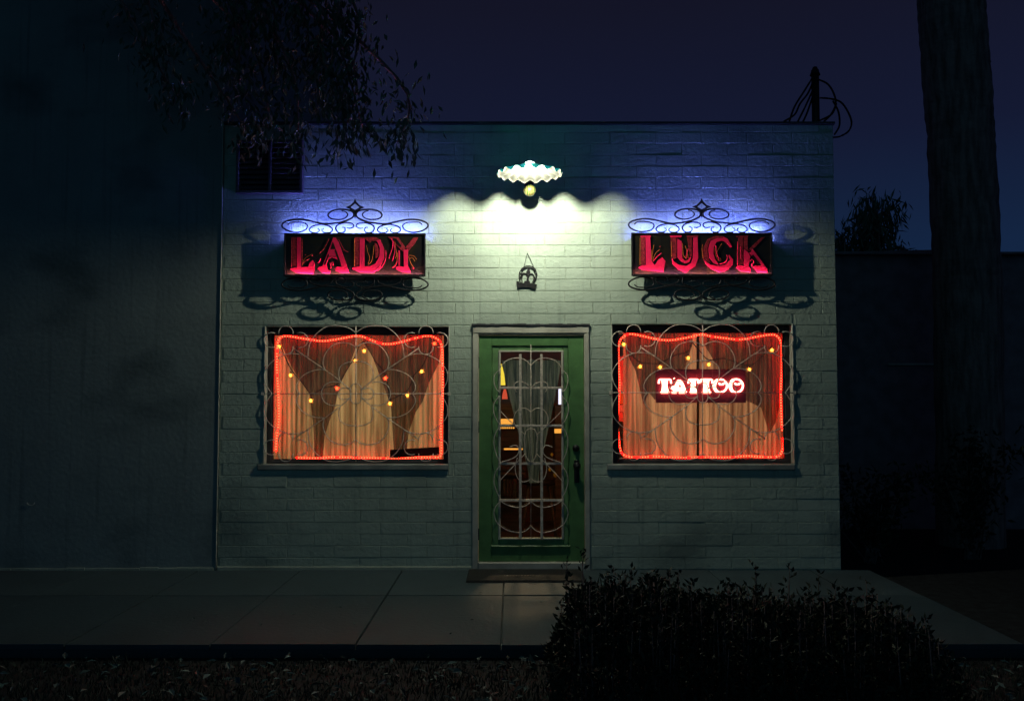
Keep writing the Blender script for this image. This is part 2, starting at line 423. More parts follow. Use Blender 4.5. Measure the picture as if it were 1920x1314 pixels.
# windows: frame, pane and sill under an opening of their own
def window(o, inner):
    x0, x1, z0, z1 = o; a, b, c, d = inner
    fm = MB(); y0, y1 = .085, .150
    fm.bbox(x0 + .002, a, y0, y1, z0 + .002, z1 - .002, .006); fm.bbox(b, x1 - .002, y0, y1, z0 + .002, z1 - .002, .006)
    fm.bbox(a, b, y0 + .001, y1, d, z1 - .002, .006); fm.bbox(a, b, y0 + .001, y1, z0 + .002, c, .006)
    w = fm.build('window', M['frame'], shop)
    fr = MB(); k = .012
    fr.box(a - .0, a + k, .10, .135, c, d); fr.box(b - k, b, .10, .135, c, d); fr.box(a + k, b - k, .10, .135, d - k, d); fr.box(a + k, b - k, .10, .135, c, c + k)
    fr.build('frame', M['frame'], w)
    MB().box(a + k, b - k, .117, .121, c + k, d - k).build('pane', M['glass'], w)
    MB().bbox(x0 - .05, x1 + .0, -.022, .083, z0 - .050, z0 + .001, .008).build('sill', M['sill'], w)
    for xe in (x0, x1): MB().bbox(xe - .005, xe + .005, -.010, .08, z0 + .003, z1 + .003, .003).build('edge_trim', M['trim'], w)
def rect(p0, p1, Y):
    a = P(p0[0], p0[1], Y); b = P(p1[0], p1[1], Y); return (a.x, b.x, b.z, a.z)
window(WL, rect((512, 626), (834, 863), .10)); window(WR, rect((1157, 622), (1473, 862), .10))

# door frame and door
DZ0, DZ1 = P(990, 1052, .004).z, P(990, 629, .004).z
DX0, DX1 = P(898, 800, .004).x, P(1095, 800, .004).x
df = MB()
df.bbox(DR[0] - .012, DX0 - .004, -.020, .12, -.02, DR[3] - .075, .006); df.bbox(DX1 + .004, DR[1] + .012, -.020, .12, -.02, DR[3] - .075, .006)
df.bbox(DR[0] - .012, DR[1] + .012, -.022, .12, DR[3] - .074, DR[3] - .008, .008)
fr = df.build('door_frame', M['trim'], shop)
MB().bbox(DX0 - .003, DX1 + .003, -.014, .12, DZ1 + .004, DR[3] - .0745, .004).build('stop', M['trim'], fr)
hd = MB()
for k in range(26):   # ragged dark strip standing in for the shadow slit over the frame
    x = DR[0] - .015 + k * (DR[1] - DR[0] + .03) / 26; hd.bbox(x, x + (DR[1] - DR[0] + .03) / 26, -.028 - random.uniform(0, .004), .004, DR[3] - .006 - random.uniform(0, .006), DR[3] + .010 + random.uniform(0, .006), .003)
hd.build('shadow_strip', M['coping'], fr)
MB().bbox(DX0 - .003, DX1 + .003, -.035, .14, -.018, DZ0 - .003, .008).build('threshold', M['trim'], fr)
PO = rect((922, 648), (1067, 1023), .004); PG = rect((936, 660), (1056, 1008), .02)
dm = MB(); dy0, dy1 = .004, .044
dm.bbox(DX0, PO[0], dy0, dy1, DZ0, DZ1, .003); dm.bbox(PO[1], DX1, dy0, dy1, DZ0, DZ1, .003)
dm.bbox(PO[0], PO[1], dy0 + .0005, dy1, PO[3], DZ1, .003); dm.bbox(PO[0], PO[1], dy0 + .0005, dy1, DZ0, PO[2], .003)
door = dm.build('door', M['green'], shop)
pm = MB()
pm.bbox(PO[0] + .001, PG[0], .016, .043, PO[2] + .001, PO[3] - .001, .006); pm.bbox(PG[1], PO[1] - .001, .016, .043, PO[2] + .001, PO[3] - .001, .006)
pm.bbox(PG[0], PG[1], .0165, .043, PG[3], PO[3] - .001, .006); pm.bbox(PG[0], PG[1], .0165, .043, PO[2] + .001, PG[2], .006)
pm.build('panel', M['dgreen'], door)
MB().box(PG[0], PG[1], .028, .032, PG[2], PG[3]).build('pane', M['glass'], door)
bd = MB(); w_ = .014
bd.bbox(PG[0] - .006, PG[0] + w_, .001, .0155, PG[2], PG[3], .004); bd.bbox(PG[1] - w_, PG[1] + .006, .001, .0155, PG[2], PG[3], .004)
bd.bbox(PG[0] - .006, PG[1] + .006, .0015, .0155, PG[3] - .002, PG[3] + w_, .004); bd.bbox(PG[0] - .006, PG[1] + .006, .0015, .0155, PG[2] - w_, PG[2] + .002, .004)
bd.build('bead', M['trim'], door)
MB().bbox(PO[0] - .004, PO[1] + .012, -.012, .0035, PO[2] - .012, PO[2] + .006, .006).build('moulding', M['green'], door)
hs = MB()
for py in (680, 800, 1000):
    c = P(898, py, .03); hs.box(c.x - .010, c.x + .004, -.008, .0035, c.z - .05, c.z + .05)
hs.build('hinge', M['iron_b'], door)
def lathe_y(mb, c, prof, n=14):
    """turned shape whose axis points out of the door (-y)"""
    vs = []; fs = []
    for (y, r) in prof:
        for k in range(n): vs.append((c.x + r * math.cos(2 * math.pi * k / n), c.y - y, c.z + r * math.sin(2 * math.pi * k / n)))
    for i in range(len(prof) - 1):
        for k in range(n): l = (k + 1) % n; fs.append((i * n + k, i * n + l, (i + 1) * n + l, (i + 1) * n + k))
    fs.append(tuple((len(prof) - 1) * n + k for k in range(n))); mb.smooth = True; mb.add(vs, fs)
hb = MB(); c1 = P(1080, 840, .003); c2 = P(1081, 872, .003)
lathe_y(hb, c2, [(0, .030), (.008, .030), (.012, .014), (.035, .012), (.042, .024), (.055, .033), (.068, .030), (.078, .018), (.080, .0)])
hd_ = hb.build('handle', M['iron_b'], door)
kb = MB(); lathe_y(kb, c1, [(0, .031), (.012, .029), (.016, .018), (.024, .016), (.026, 0)]); kb.bbox(c1.x - .006, c1.x + .006, c1.y - .045, c1.y - .02, c1.z - .018, c1.z + .018, .002)
kb.build('deadbolt', M['iron_b'], door)
MB().bbox(c2.x - .022, c2.x + .022, -.007, .0035, c2.z - .15, c2.z + .045, .004).build('escutcheon', M['iron_b'], door)

# grille on the door
gy = -.030
def dcurve(pts, r=.0045, y=gy, n=5): return MB().tube([P(a, b, y) for a, b in crv([Vector(p) for p in pts], n)], r, 6)
dg = thing('door_grille', 'cream wrought iron grille of straight bars and petals over the green door glass', 'door grille', P(995, 1010, gy))
for x in (975.5, 1015.5): MB().bbox(P(x - 2.4, 800, gy).x, P(x + 2.4, 800, gy).x, gy - .006, gy + .006, P(x, 1009, gy).z, P(x, 664, gy).z, .002).build('bar', M['iron_w'], dg)
MB().tube([P(995.5, 646, gy - .008), P(995.5, 1009, gy - .008)], .0032, 6).build('rod', M['iron_w'], dg)
for y in (727, 798, 869, 938): MB().bbox(P(936, y, gy).x, P(1055, y, gy).x, gy + .004, gy + .014, P(990, y + 2.1, gy).z, P(990, y - 2.1, gy).z, .002).build('crossbar', M['iron_w'], dg)
qs = [[(937, 690), (950, 676), (970, 671), (985, 675), (995.5, 685)], [(968, 735), (964, 722), (972, 715), (985, 718), (995.5, 727)],
      [(976, 808), (965, 795), (964, 780), (972, 768), (985, 765), (995.5, 772)], [(936, 768), (950, 783), (968, 800), (985, 815)],
      [(995.5, 803), (988, 806), (983.5, 818), (984, 832), (985, 850), (990, 862), (995.5, 866)], [(936, 902), (952, 885), (970, 866), (985, 850)],
      [(970, 858), (966, 878), (970, 895), (980, 903), (990, 901), (995.5, 896)], [(936, 937), (950, 946), (970, 951), (985, 948), (995.5, 940)],
      [(936, 984), (950, 993), (970, 998), (985, 995), (995.5, 986)], [(955, 838), (968, 835), (973, 845), (968, 855), (955, 862), (940, 866)]]
side = [[(938, 692), (928, 702), (926, 715), (930, 728), (937, 736)], [(937, 742), (927, 755), (925, 770), (930, 785), (937, 795)], [(937, 800), (929, 812), (926, 830), (930, 850), (937, 866)],
        [(937, 873), (929, 885), (926, 902), (930, 918), (937, 934)], [(937, 941), (929, 950), (926, 963), (930, 976), (937, 986)]]
for q in qs + side:
    for mir in (0, 1):
        dcurve([((1991 - a) if mir else a, b) for a, b in q], .0042).build('petal', M['iron_w'], dg)

# grilles on the two windows
def grille(cx, cy, sx, sy, label):
    gY = -.019
    root = thing('window_grille', label, 'window grille', P(cx, cy + 555 * sy, gY), 'flower pattern window grilles')
    def W2(dx, dy, y=gY): return P(cx + dx * sx, cy - dy * sy, y)
    def arc(x, y, rx, ry, a0, a1, n=9): return [(x + rx * math.cos(R(a0 + (a1 - a0) * k / n)), y + ry * math.sin(R(a0 + (a1 - a0) * k / n))) for k in range(n + 1)]
    Q = [('outer_petal', [(0, 500), (50, 535), (110, 553), (180, 558), (250, 545), (310, 505), (350, 460), (385, 390), (395, 300)], 4),
         ('rib', [(510, 370), (255, 198), (130, 105), (40, 30)], 2),
         ('middle_petal', [(0, 380), (50, 410), (120, 418), (200, 390), (255, 320), (270, 250), (255, 198)], 4),
         ('inner_petal', [(130, 105), (142, 165), (125, 225), (65, 258), (0, 264)], 4),
         ('bud', [(0, 82), (25, 76), (42, 50), (45, 0)], 4),
         ('bud', [(45, 32), (75, 45), (110, 46), (138, 28), (146, 0)], 4),
         ('inner_petal', [(130, 92), (200, 96), (255, 70), (280, 25), (282, 0)], 4),
         ('middle_petal', [(255, 198), (340, 192), (430, 152), (482, 85), (486, 35), (462, 0)], 4),
         ('outer_petal', [(395, 300), (480, 326), (580, 320), (680, 270), (745, 190), (752, 120), (730, 60), (690, 0)], 4),
         ('corner_petal', arc(575, 500, 60, 56, -10, 190), 1), ('corner_petal', arc(692, 440, 64, 62, -115, 115), 1),
         ('corner_petal', arc(575, 378, 60, 56, 170, 370), 1), ('corner_petal', arc(458, 440, 64, 62, 65, 295), 1)]
    for nm, q, n in Q:
        for mx in (1, -1):
            for my in (1, -1):
                pts = [W2(a * mx, b * my, gY + random.uniform(-.003, .003)) for a, b in q]
                MB().tube(crv(pts, n), .0046, 6).build(nm, M['iron_w'], root)
    MB().tube([W2(0, 556, gY + .009), W2(0, -556, gY + .009)], .0048, 6).build('rod', M['iron_w'], root)
    MB().tube([W2(-765, 0, gY + .011), W2(765, 0, gY + .011)], .0045, 6).build('rod', M['iron_w'], root)
    for mx in (1, -1):
        a = W2(765 * mx, 0, gY + .011); MB().box(a.x - .012, a.x + .012, gY + .006, .004, a.z - .014, a.z + .014).build('bracket', M['iron_w'], root)
grille(667.3, 738, 1 / 4.379, 1 / 4.379, 'cream iron flower grille over the window without a neon sign')
grille(1317.5, 736, .985 / 4.379, 1 / 4.379, 'cream iron flower grille over the window with the neon sign')

# ------------------------------------------------------------------ name signs
def sign(ox, oy, letters, word, label):
    """ox, oy: photo position of the sign drawing, which is measured at 6.4 times the photo's scale"""
    Y = -.100; yb = -.084
    X = lambda a, b, y=Y: P(ox + a / 6.4, oy + b / 6.4, y)
    c0 = X(932, 1010)
    root = thing('name_sign', label, 'sign', (c0.x, yb, c0.z), 'lit iron name signs')
    tl, br = X(88, 500), X(1776, 1012)
    pn = MB().bbox(tl.x, br.x, Y + .004, yb, br.z, tl.z, .004).build('panel', M['panel'], root)
    rim = MB(); k = .010
    rim.box(tl.x - .002, tl.x + k, Y - .012, Y + .006, br.z, tl.z + .002); rim.box(br.x - k, br.x + .002, Y - .012, Y + .006, br.z, tl.z + .002); rim.box(tl.x + k, br.x - k, Y - .012, Y + .006, tl.z - k, tl.z + .002)
    rim.build('rim', M['iron_b'], root)
    # shallow channel along the foot of the panel hides the strip lamp that lights the letters
    t0, t1 = tl.x + .012, br.x - .012
    tm = MB(); tm.box(t0, t1, Y - .022, yb, br.z - .006, br.z - .0006); tm.box(t0, t1, Y - .022, Y - .0195, br.z - .0005, br.z + .015); tm.box(t0, t0 + .003, Y - .019, Y + .003, br.z - .0005, br.z + .015); tm.box(t1 - .003, t1, Y - .019, Y + .003, br.z - .0005, br.z + .015)
    tm.build('channel', M['iron_b'], root)
    MB().tube([(t0 + .02, Y - .0125, br.z + .005), (t1 - .02, Y - .0125, br.z + .005)], .0045, 8).build('lamp_strip', M['tube_red'], root)
    MB().tube([(tl.x + .05, yb + .016, tl.z - .003), (br.x - .05, yb + .016, tl.z - .003)], .008, 8).build('back_lamp', M['tube_blue'], root)
    MB().box(tl.x + .006, br.x - .006, yb + .001, -.006, tl.z - .040, tl.z - .034).build('light_shield', M['iron_b'], root)  # unseen shield added to keep blue light off the wall below
    for k_ in range(5):
        x_ = t0 + .30 + k_ * .06 * (1 + k_ * .3); MB().box(x_, x_ + .022, Y - .025, Y - .0225, br.z + .004, br.z + .012).build('glint_piece', M['print'], root)  # pale pieces put in as highlights along the strip lamp
    st = MB()
    for x in (tl.x + .2, br.x - .2):
        for z_ in (br.z + .06, tl.z - .10): st.box(x - .012, x + .012, yb + .001, .004, z_ - .012, z_ + .012)
    st.build('bracket', M['iron_b'], root)
    # letters
    for ch, parts in letters:
        let = None
        for mm, kind_, pts in parts:
            if kind_ == 'p':
                q = [X(a, b, Y) for a, b in pts]; d = {'red': .008, 'darkred': .005, 'panel': .0095}[mm]
                mb = MB().poly([(v.x, v.z) for v in q], Y - d, Y + .0035)
            else:
                q = [X(a, b, Y - .007) for a, b in crv([Vector(p) for p in pts], 5)]
                mb = MB().tube(q, .0022 if mm == 'gold' else (.0034 if kind_ == 'l' else .0065), 5)
            if let is None: let = mb.build('letter', M[mm], root, False); let['label'] = 'raised red letter ' + ch
            else: mb.build({'p': 'stroke', 'l': 'outline', 't': 'tail'}[kind_], M[mm], let, False)
    # scrollwork above and below
    sc = [[(1740, 395), (1700, 365), (1620, 362), (1540, 375), (1503, 410), (1535, 460), (1620, 484), (1720, 472), (1800, 425), (1795, 375), (1700, 338), (1570, 332), (1420, 360), (1300, 384), (1180, 376), (1080, 358), (985, 322), (948, 285), (962, 240), (1030, 215), (1130, 212), (1220, 236), (1256, 282), (1215, 322), (1120, 333), (1045, 310), (1020, 270), (1050, 238), (1095, 226)],
          [(1030, 430), (990, 438), (948, 412), (970, 380), (1050, 370), (1140, 398), (1164, 445), (1130, 486), (1080, 490), (1048, 465), (1055, 432), (1085, 425)],
          [(1305, 438), (1330, 462), (1295, 488), (1230, 486), (1202, 452), (1240, 412), (1340, 390), (1440, 412), (1480, 452), (1450, 486), (1390, 488), (1355, 462), (1378, 438)]]
    def put(name, pts2, ys, r):
        for mx in (0, 1):
            pts = []
            for p in crv([Vector(v) for v in pts2], 5):
                a = 1864 - p.x if mx else p.x; pts.append(X(a, ys(p.y), Y + .003))
            m_ = len(pts); rs = [r * (.75 + .5 * math.sin(math.pi * i / (m_ - 1))) for i in range(m_)]
            MB().tube(pts, rs, 7).build(name, M['iron_b'], root)
    for i, s_ in enumerate(sc):
        put('scroll', s_, lambda y: y, .0066 if i == 0 else .0056)
        put('scroll', s_, lambda y: 1512 - y, .0066 if i == 0 else .0056)
    fin = MB()
    outer = [(932, 78), (950, 120), (990, 160), (1050, 186), (1000, 205), (965, 240), (940, 300), (932, 330), (924, 300), (899, 240), (864, 205), (814, 186), (874, 160), (914, 120)]
    hole = [(932, 142), (985, 185), (932, 214), (880, 185)]
    # ring of quads between outline and the diamond hole
    ho = [hole[0], hole[0], hole[1], hole[1], hole[1], hole[2], hole[2], hole[2], hole[2], hole[2], hole[3], hole[3], hole[3], hole[0]]
    vs = [X(a, b, Y + .014) for a, b in outer] + [X(a, b, Y + .014) for a, b in ho] + [X(a, b, Y + .026) for a, b in outer] + [X(a, b, Y + .026) for a, b in ho]
    n = len(outer); fs = []
    for i in range(n):
        j = (i + 1) % n; fs += [(i, i + n, j + n, j), (i + 2 * n, j + 2 * n, j + 3 * n, i + 3 * n), (i, j, j + 2 * n, i + 2 * n), (i + n, i + 3 * n, j + 3 * n, j + n)]
    fin.add(vs, fs).build('finial', M['iron_b'], root)

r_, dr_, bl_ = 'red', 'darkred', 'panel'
LADY = [
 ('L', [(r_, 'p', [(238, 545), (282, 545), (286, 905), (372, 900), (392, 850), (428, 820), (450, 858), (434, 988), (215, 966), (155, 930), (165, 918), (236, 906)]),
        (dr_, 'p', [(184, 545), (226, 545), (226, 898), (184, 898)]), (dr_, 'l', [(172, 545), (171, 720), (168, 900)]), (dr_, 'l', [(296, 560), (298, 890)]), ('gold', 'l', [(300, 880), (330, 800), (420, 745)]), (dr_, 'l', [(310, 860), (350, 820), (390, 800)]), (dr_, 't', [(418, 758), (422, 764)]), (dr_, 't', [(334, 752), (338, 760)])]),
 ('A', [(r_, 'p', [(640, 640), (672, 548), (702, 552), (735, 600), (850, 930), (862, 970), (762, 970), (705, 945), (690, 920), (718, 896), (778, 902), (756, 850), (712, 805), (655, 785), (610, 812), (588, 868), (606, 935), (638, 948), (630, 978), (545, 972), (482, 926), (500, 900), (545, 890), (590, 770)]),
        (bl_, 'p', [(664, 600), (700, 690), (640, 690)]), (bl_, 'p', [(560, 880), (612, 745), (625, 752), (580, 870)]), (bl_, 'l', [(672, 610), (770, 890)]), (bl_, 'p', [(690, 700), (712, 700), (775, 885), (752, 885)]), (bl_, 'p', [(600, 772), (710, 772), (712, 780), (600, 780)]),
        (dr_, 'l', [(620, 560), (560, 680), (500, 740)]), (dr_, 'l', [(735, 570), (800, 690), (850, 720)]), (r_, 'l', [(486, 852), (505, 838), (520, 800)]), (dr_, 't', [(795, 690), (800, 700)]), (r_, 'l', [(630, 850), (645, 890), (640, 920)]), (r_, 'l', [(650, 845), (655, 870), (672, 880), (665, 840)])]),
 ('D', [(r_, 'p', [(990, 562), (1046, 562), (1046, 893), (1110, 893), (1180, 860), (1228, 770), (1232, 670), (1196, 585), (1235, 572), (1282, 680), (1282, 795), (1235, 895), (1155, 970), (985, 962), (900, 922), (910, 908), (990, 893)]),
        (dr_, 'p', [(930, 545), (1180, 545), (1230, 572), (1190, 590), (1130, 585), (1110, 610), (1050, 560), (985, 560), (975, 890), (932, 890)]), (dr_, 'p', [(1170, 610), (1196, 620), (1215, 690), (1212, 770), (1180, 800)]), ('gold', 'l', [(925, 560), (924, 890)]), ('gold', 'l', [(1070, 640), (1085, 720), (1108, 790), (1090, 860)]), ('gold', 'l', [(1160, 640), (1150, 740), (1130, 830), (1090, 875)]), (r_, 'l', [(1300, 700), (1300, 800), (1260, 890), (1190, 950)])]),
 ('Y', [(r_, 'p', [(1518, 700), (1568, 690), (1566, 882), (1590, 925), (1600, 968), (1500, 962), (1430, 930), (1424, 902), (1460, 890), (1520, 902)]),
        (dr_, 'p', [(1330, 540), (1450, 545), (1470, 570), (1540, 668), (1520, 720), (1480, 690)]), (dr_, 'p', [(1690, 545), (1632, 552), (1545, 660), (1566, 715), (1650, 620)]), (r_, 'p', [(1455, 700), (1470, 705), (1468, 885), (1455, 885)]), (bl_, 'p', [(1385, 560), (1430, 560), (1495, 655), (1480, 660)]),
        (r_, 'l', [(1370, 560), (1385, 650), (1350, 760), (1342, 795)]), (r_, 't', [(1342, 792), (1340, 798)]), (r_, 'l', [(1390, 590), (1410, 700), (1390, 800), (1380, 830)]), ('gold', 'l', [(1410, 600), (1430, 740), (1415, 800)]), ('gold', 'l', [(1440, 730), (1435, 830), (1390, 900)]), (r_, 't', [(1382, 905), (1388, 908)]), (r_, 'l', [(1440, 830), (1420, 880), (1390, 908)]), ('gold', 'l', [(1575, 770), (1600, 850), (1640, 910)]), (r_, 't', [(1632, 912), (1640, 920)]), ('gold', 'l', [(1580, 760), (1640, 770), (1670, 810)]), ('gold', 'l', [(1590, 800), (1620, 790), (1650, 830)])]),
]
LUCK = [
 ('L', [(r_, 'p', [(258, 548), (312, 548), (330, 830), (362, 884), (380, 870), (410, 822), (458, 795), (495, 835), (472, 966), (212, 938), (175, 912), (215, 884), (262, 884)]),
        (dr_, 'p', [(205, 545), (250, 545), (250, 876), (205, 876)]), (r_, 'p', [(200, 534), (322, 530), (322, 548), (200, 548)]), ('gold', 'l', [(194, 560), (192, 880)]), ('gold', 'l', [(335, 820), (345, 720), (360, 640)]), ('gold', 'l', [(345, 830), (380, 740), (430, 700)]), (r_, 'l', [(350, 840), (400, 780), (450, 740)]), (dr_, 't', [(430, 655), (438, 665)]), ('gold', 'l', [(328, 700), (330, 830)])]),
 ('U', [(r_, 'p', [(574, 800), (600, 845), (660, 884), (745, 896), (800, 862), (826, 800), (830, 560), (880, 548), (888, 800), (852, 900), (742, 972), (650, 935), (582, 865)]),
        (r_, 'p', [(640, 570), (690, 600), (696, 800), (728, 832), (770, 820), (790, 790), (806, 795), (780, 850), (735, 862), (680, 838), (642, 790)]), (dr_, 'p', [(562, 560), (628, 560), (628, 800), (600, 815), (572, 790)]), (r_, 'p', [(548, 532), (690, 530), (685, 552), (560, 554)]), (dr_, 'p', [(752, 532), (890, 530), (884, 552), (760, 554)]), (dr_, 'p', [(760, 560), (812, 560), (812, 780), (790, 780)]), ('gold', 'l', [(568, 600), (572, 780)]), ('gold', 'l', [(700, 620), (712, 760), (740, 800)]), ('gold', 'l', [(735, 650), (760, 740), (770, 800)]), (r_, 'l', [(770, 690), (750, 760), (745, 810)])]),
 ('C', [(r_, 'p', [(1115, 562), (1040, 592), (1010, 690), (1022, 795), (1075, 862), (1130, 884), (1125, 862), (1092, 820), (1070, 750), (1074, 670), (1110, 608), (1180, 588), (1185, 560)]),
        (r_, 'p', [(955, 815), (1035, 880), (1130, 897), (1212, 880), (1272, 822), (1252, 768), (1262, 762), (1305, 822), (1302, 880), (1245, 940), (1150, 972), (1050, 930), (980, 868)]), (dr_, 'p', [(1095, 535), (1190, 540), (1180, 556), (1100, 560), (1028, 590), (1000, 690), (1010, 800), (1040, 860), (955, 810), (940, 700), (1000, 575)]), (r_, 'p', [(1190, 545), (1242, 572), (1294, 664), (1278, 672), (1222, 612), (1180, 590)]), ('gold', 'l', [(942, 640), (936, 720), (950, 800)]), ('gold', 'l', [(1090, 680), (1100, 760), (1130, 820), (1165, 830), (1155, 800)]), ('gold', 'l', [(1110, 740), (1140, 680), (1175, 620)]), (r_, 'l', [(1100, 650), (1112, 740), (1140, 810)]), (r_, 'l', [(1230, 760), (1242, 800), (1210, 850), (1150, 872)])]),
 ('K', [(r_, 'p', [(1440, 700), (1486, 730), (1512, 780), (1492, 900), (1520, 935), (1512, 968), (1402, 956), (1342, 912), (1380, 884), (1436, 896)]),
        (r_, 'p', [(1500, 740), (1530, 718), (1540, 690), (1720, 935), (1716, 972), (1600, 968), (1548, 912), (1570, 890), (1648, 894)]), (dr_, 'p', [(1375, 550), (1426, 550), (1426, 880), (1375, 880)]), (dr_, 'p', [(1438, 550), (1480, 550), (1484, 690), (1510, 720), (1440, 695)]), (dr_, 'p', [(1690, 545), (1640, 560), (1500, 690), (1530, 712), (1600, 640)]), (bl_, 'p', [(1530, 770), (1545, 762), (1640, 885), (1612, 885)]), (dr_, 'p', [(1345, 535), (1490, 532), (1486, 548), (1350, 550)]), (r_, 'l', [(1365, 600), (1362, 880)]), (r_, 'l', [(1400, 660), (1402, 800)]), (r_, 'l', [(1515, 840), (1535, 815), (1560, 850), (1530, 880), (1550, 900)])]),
]
sign(520, 360, LADY, 'LADY', 'black iron name sign with red lettering LADY')
sign(1170, 359, LUCK, 'LUCK', 'black iron name sign with red lettering LUCK')

# ------------------------------------------------------------------ lamp above the door
LY = -.70; rc = P(993, 327, LY); BZ = rc.z + .043
lamp = thing('wall_lamp', 'lit gooseneck wall lamp with wavy white shade above the green door', 'lamp', (rc.x, 0, rc.z))
sm = MB(); N = 16 * 12; RAD = .262
prof = [(.034, .078), (.05, .074), (.08, .066), (.12, .052), (.16, .036), (.20, .020), (.235, .008), (RAD, 0)]
vs = []
for off in (0, .003):
    for (r, h) in prof:
        for k in range(N):
            a = 2 * math.pi * (k + .5) / N; w = max(0, (r - .05) / (RAD - .05))
            amp = .014 * w ** 1.3 * math.cos(16 * a + .6)
            rr = r * (1 + .018 * w * math.cos(16 * a + .6))
            vs.append((rc.x + rr * math.cos(a), LY + rr * math.sin(a), rc.z + h + amp + off))
n = len(prof); fs = []
for s_ in range(2):
    for i in range(n - 1):
        for k in range(N):
            l = (k + 1) % N; o = s_ * n * N; q = (o + i * N + k, o + i * N + l, o + (i + 1) * N + l, o + (i + 1) * N + k)
            fs.append(q if s_ else q[::-1])
for k in range(N):
    l = (k + 1) % N; fs.append(((n - 1) * N + k, (n - 1) * N + l, (2 * n - 1) * N + l, (2 * n - 1) * N + k))
sm.add(vs, fs); sm.smooth = True; sm.build('shade', M['shade'], lamp)
MB().sphere((rc.x, LY, BZ), .0165, 12, 10, (1, 1, 2.1)).build('bulb', M['bulb'], lamp)
MB().tube([(rc.x, LY, BZ + .035), (rc.x, LY, rc.z + .102)], [.012, .012], 12).build('socket', M['iron_b'], lamp)
MB().tube([(rc.x, LY, rc.z + .079), (rc.x, LY, rc.z + .086), (rc.x, LY, rc.z + .096), (rc.x, LY, rc.z + .103)], [.050, .046, .030, .014], 18, False, False).build('glow_neck', M['opal'], lamp)  # translucent neck added to glow white above the shade
MB().tube(crv([(rc.x, LY, rc.z + .10), (rc.x, LY + .03, rc.z + .115), (rc.x, LY + .12, rc.z + .12), (rc.x, LY + .45, rc.z + .12), (rc.x, -.008, rc.z + .12)], 6), .009, 8).build('arm', M['iron_b'], lamp)
pl = MB(); lathe_y(pl, Vector((rc.x, .004, rc.z + .12)), [(0, .06), (.01, .06), (.018, .045), (.03, .018), (.03, 0)]); pl.build('wall_plate', M['iron_b'], lamp)
gb = P(993, 357, -.25)
ball = MB().sphere((gb.x, gb.y, gb.z), .054, 20, 14).build('glass_ball', M['reflection'], None, True, (gb.x, gb.y, gb.z))
tag(ball, 'glass ball coloured with a green and yellow lamp reflection hanging behind the wavy lamp shade', 'ornament')
MB().tube([(gb.x, gb.y, gb.z + .052), (gb.x, gb.y, rc.z + .122)], .0015, 5).build('hanging_wire', M['wire'], ball)

# ------------------------------------------------------------------ horseshoe ornament
hy = -.011
H = lambda a, b, y=hy: P(950 + a / 14.6, 465 + b / 14.6, y)
hr = thing('horseshoe_ornament', 'dark cast iron horseshoe ornament hanging from a nail above the door', 'ornament', H(560, 150, 0))
MB().tube([H(480, 500), H(562, 145, -.010)], .0022, 5).build('chain', M['iron_b'], hr); MB().tube([H(740, 510), H(566, 145, -.010)], .0022, 5).build('chain', M['iron_b'], hr)
MB().tube([H(564, 145, .004), H(564, 145, -.014)], .0035, 6).build('nail', M['iron_b'], hr)
arch_o = [(375, 930), (345, 800), (350, 690), (400, 590), (490, 515), (600, 490), (710, 515), (790, 600), (825, 710), (810, 820), (735, 960)]
arch_i = [(425, 940), (410, 810), (400, 720), (440, 620), (520, 550), (600, 530), (690, 555), (750, 625), (785, 710), (765, 820), (690, 960)]
MB().tube([H(a, b) for a, b in crv([Vector(v) for v in arch_o], 4)], .0048, 6).build('horseshoe', M['iron_b'], hr)
hm = MB().tube([H(a, b) for a, b in crv([Vector(v) for v in arch_i], 4)], .0042, 6)
for p, q in (((350, 690), (405, 700)), ((350, 800), (412, 790)), ((760, 620), (800, 600)), ((780, 710), (825, 712)), ((765, 830), (810, 830)), ((440, 620), (400, 590))): hm.tube([H(*p), H(*q)], .0045, 5)
hm.build('inner_bow', M['iron_b'], hr)
fl = MB()
for pts in ([(575, 545), (640, 545), (625, 600), (645, 660), (620, 740), (605, 800), (610, 920), (535, 920), (555, 800), (550, 740), (535, 660), (565, 600)],): fl.poly([(H(a, b).x, H(a, b).z) for a, b in pts], hy - .005, hy + .005)
fl.tube([H(a, b) for a, b in crv([Vector(v) for v in [(555, 760), (540, 710), (490, 690), (440, 705), (425, 760), (440, 780)]], 4)], .0055, 6)
fl.tube([H(a, b) for a, b in crv([Vector(v) for v in [(610, 760), (640, 715), (690, 705), (735, 745), (745, 810), (730, 830)]], 4)], .0055, 6)
fl.build('fleur', M['iron_b'], hr, False)
bn = MB(); bp_ = [(265, 910), (330, 915), (345, 960), (380, 940), (470, 960), (490, 900), (630, 905), (650, 970), (720, 975), (745, 1010), (765, 985), (832, 1000), (770, 1135), (640, 1085), (520, 1070), (400, 1080), (295, 1095)]
bn.poly([(H(a, b).x, H(a, b).z) for a, b in bp_], hy - .006, hy + .006).build('banner', M['iron_b'], hr, False)

